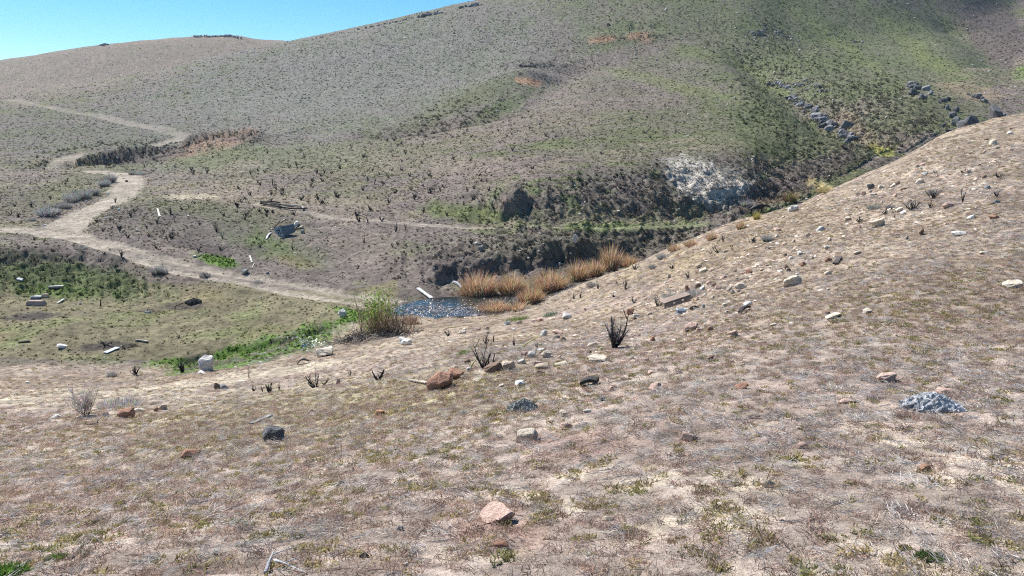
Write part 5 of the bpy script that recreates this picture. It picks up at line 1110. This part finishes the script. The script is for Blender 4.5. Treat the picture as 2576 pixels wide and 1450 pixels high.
def rel(u, v, lu, lv):
    dx, dy = u-lu, v-lv; r = math.hypot(dx, dy*1.5); h = 'right' if dx > 0 else 'left'; ve = 'below' if dy > 0 else 'above'
    far = 'close ' if r < 40 else ('a little ' if r < 90 else 'well ')
    if abs(dx) > 2.2*abs(dy): return far+h+' of'
    if abs(dy) > 1.6*abs(dx): return far+ve
    return far+ve+' and '+h+' of'
def size_word(wd, d): 
    m = wd*d/F; return 'tiny' if m < .1 else 'small' if m < .22 else 'medium' if m < .45 else 'large'
used = {}
def shape_word(wd, h): r = h/wd; return 'flat' if r < .34 else 'chunky' if r < .55 else 'upright'
order = ['first','second','third','fourth','fifth','sixth','seventh','eighth','ninth','tenth']
pend = []
def trim(l):
    for a, b in (('well ', ''), ('a little ', ''), ('close ', ''), (' shrub', ''), ('above and ', 'above '), ('below and ', 'below ')):
        if len(l.split()) <= 12: break
        l = l.replace(a, b)
    return l
for rec in PTS:
    o_, kd_, u, v, wd, h = rec[:6]
    if kd_ == 'named': continue
    d = o_.location.y; lm = sorted(LAND, key=lambda q: math.hypot(q[1]-u, (q[2]-v)*1.5)-(0))[0]
    if kd_ == 'rock':
        extra = rec[7] if len(rec) > 7 else 0; cl = rec[6]
        if extra: lab = extra+' '+rel(u, v, *[q for q in LAND if True and q is lm][0][1:])+' '+lm[0] if lm[0] not in ('the '+extra,) and math.hypot(u-lm[1], v-lm[2]) > 25 else extra+' on the grassy slope'
        else: lab = f"{size_word(wd, d)} {shape_word(wd, h)} {cl} stone {rel(u, v, lm[1], lm[2])} {lm[0]}"
        pend.append((o_, lab, 'rock', 'loose rocks on the ground', u, v))
    else:
        sh = 'tall' if h > 1.15*wd else 'low' if h < .6*wd else 'bushy'; m = h*d/F; sz_ = 'small' if m < .5 else 'big' if m > .95 else 'knee-high'
        pend.append((o_, f"{sz_} {sh} charred shrub stub {rel(u, v, lm[1], lm[2])} {lm[0]}", 'burnt stub', 'burnt shrub stubs on the hillside', u, v))
from collections import defaultdict
gr = defaultdict(list)
for q in pend: gr[trim(q[1])].append(q)
for lab, qs in gr.items():
    if len(qs) == 1: tag(qs[0][0], lab, qs[0][2], qs[0][3]); continue
    qs.sort(key=lambda q: q[4])
    for i, q in enumerate(qs):
        n = len(qs)
        if n == 2: pre = ['left one: ', 'right one: '][i]
        elif i == 0: pre = 'leftmost: '
        elif i == n-1: pre = 'rightmost: '
        elif n == 3: pre = 'middle one: '
        else: pre = order[min(i, 9)]+' from left: '
        tag(q[0], pre+lab, q[2], q[3])
print('things', len([o for o in S.objects if 'category' in o]))

# ------------------------------------------------------------------ thin air haze over the whole valley
zt = float(ZT.max())+3; zb = -15.0; xm = float(np.abs(X).max())+20; ym = float(Y.max())+20
bm = bmesh.new(); box(bm, (0, ym/2-30, (zt+zb)/2), (2*xm, ym+60, zt-zb)); hz = link('haze', bm_mesh(bm, 'haze')); hz['kind'] = 'stuff'; tag(hz, 'thin blue air haze lying over the whole valley', 'haze')
m = bpy.data.materials.new('haze_air'); m.use_nodes = True; t = m.node_tree; t.nodes.clear(); o_ = N(t, 'ShaderNodeOutputMaterial'); pv = N(t, 'ShaderNodeVolumePrincipled')
pv.inputs['Color'].default_value = (.72, .84, 1, 1); pv.inputs['Density'].default_value = .00015; pv.inputs['Anisotropy'].default_value = .2; t.links.new(pv.outputs[0], o_.inputs['Volume']); hz.data.materials.append(m)
S.cycles.volume_bounces = 0
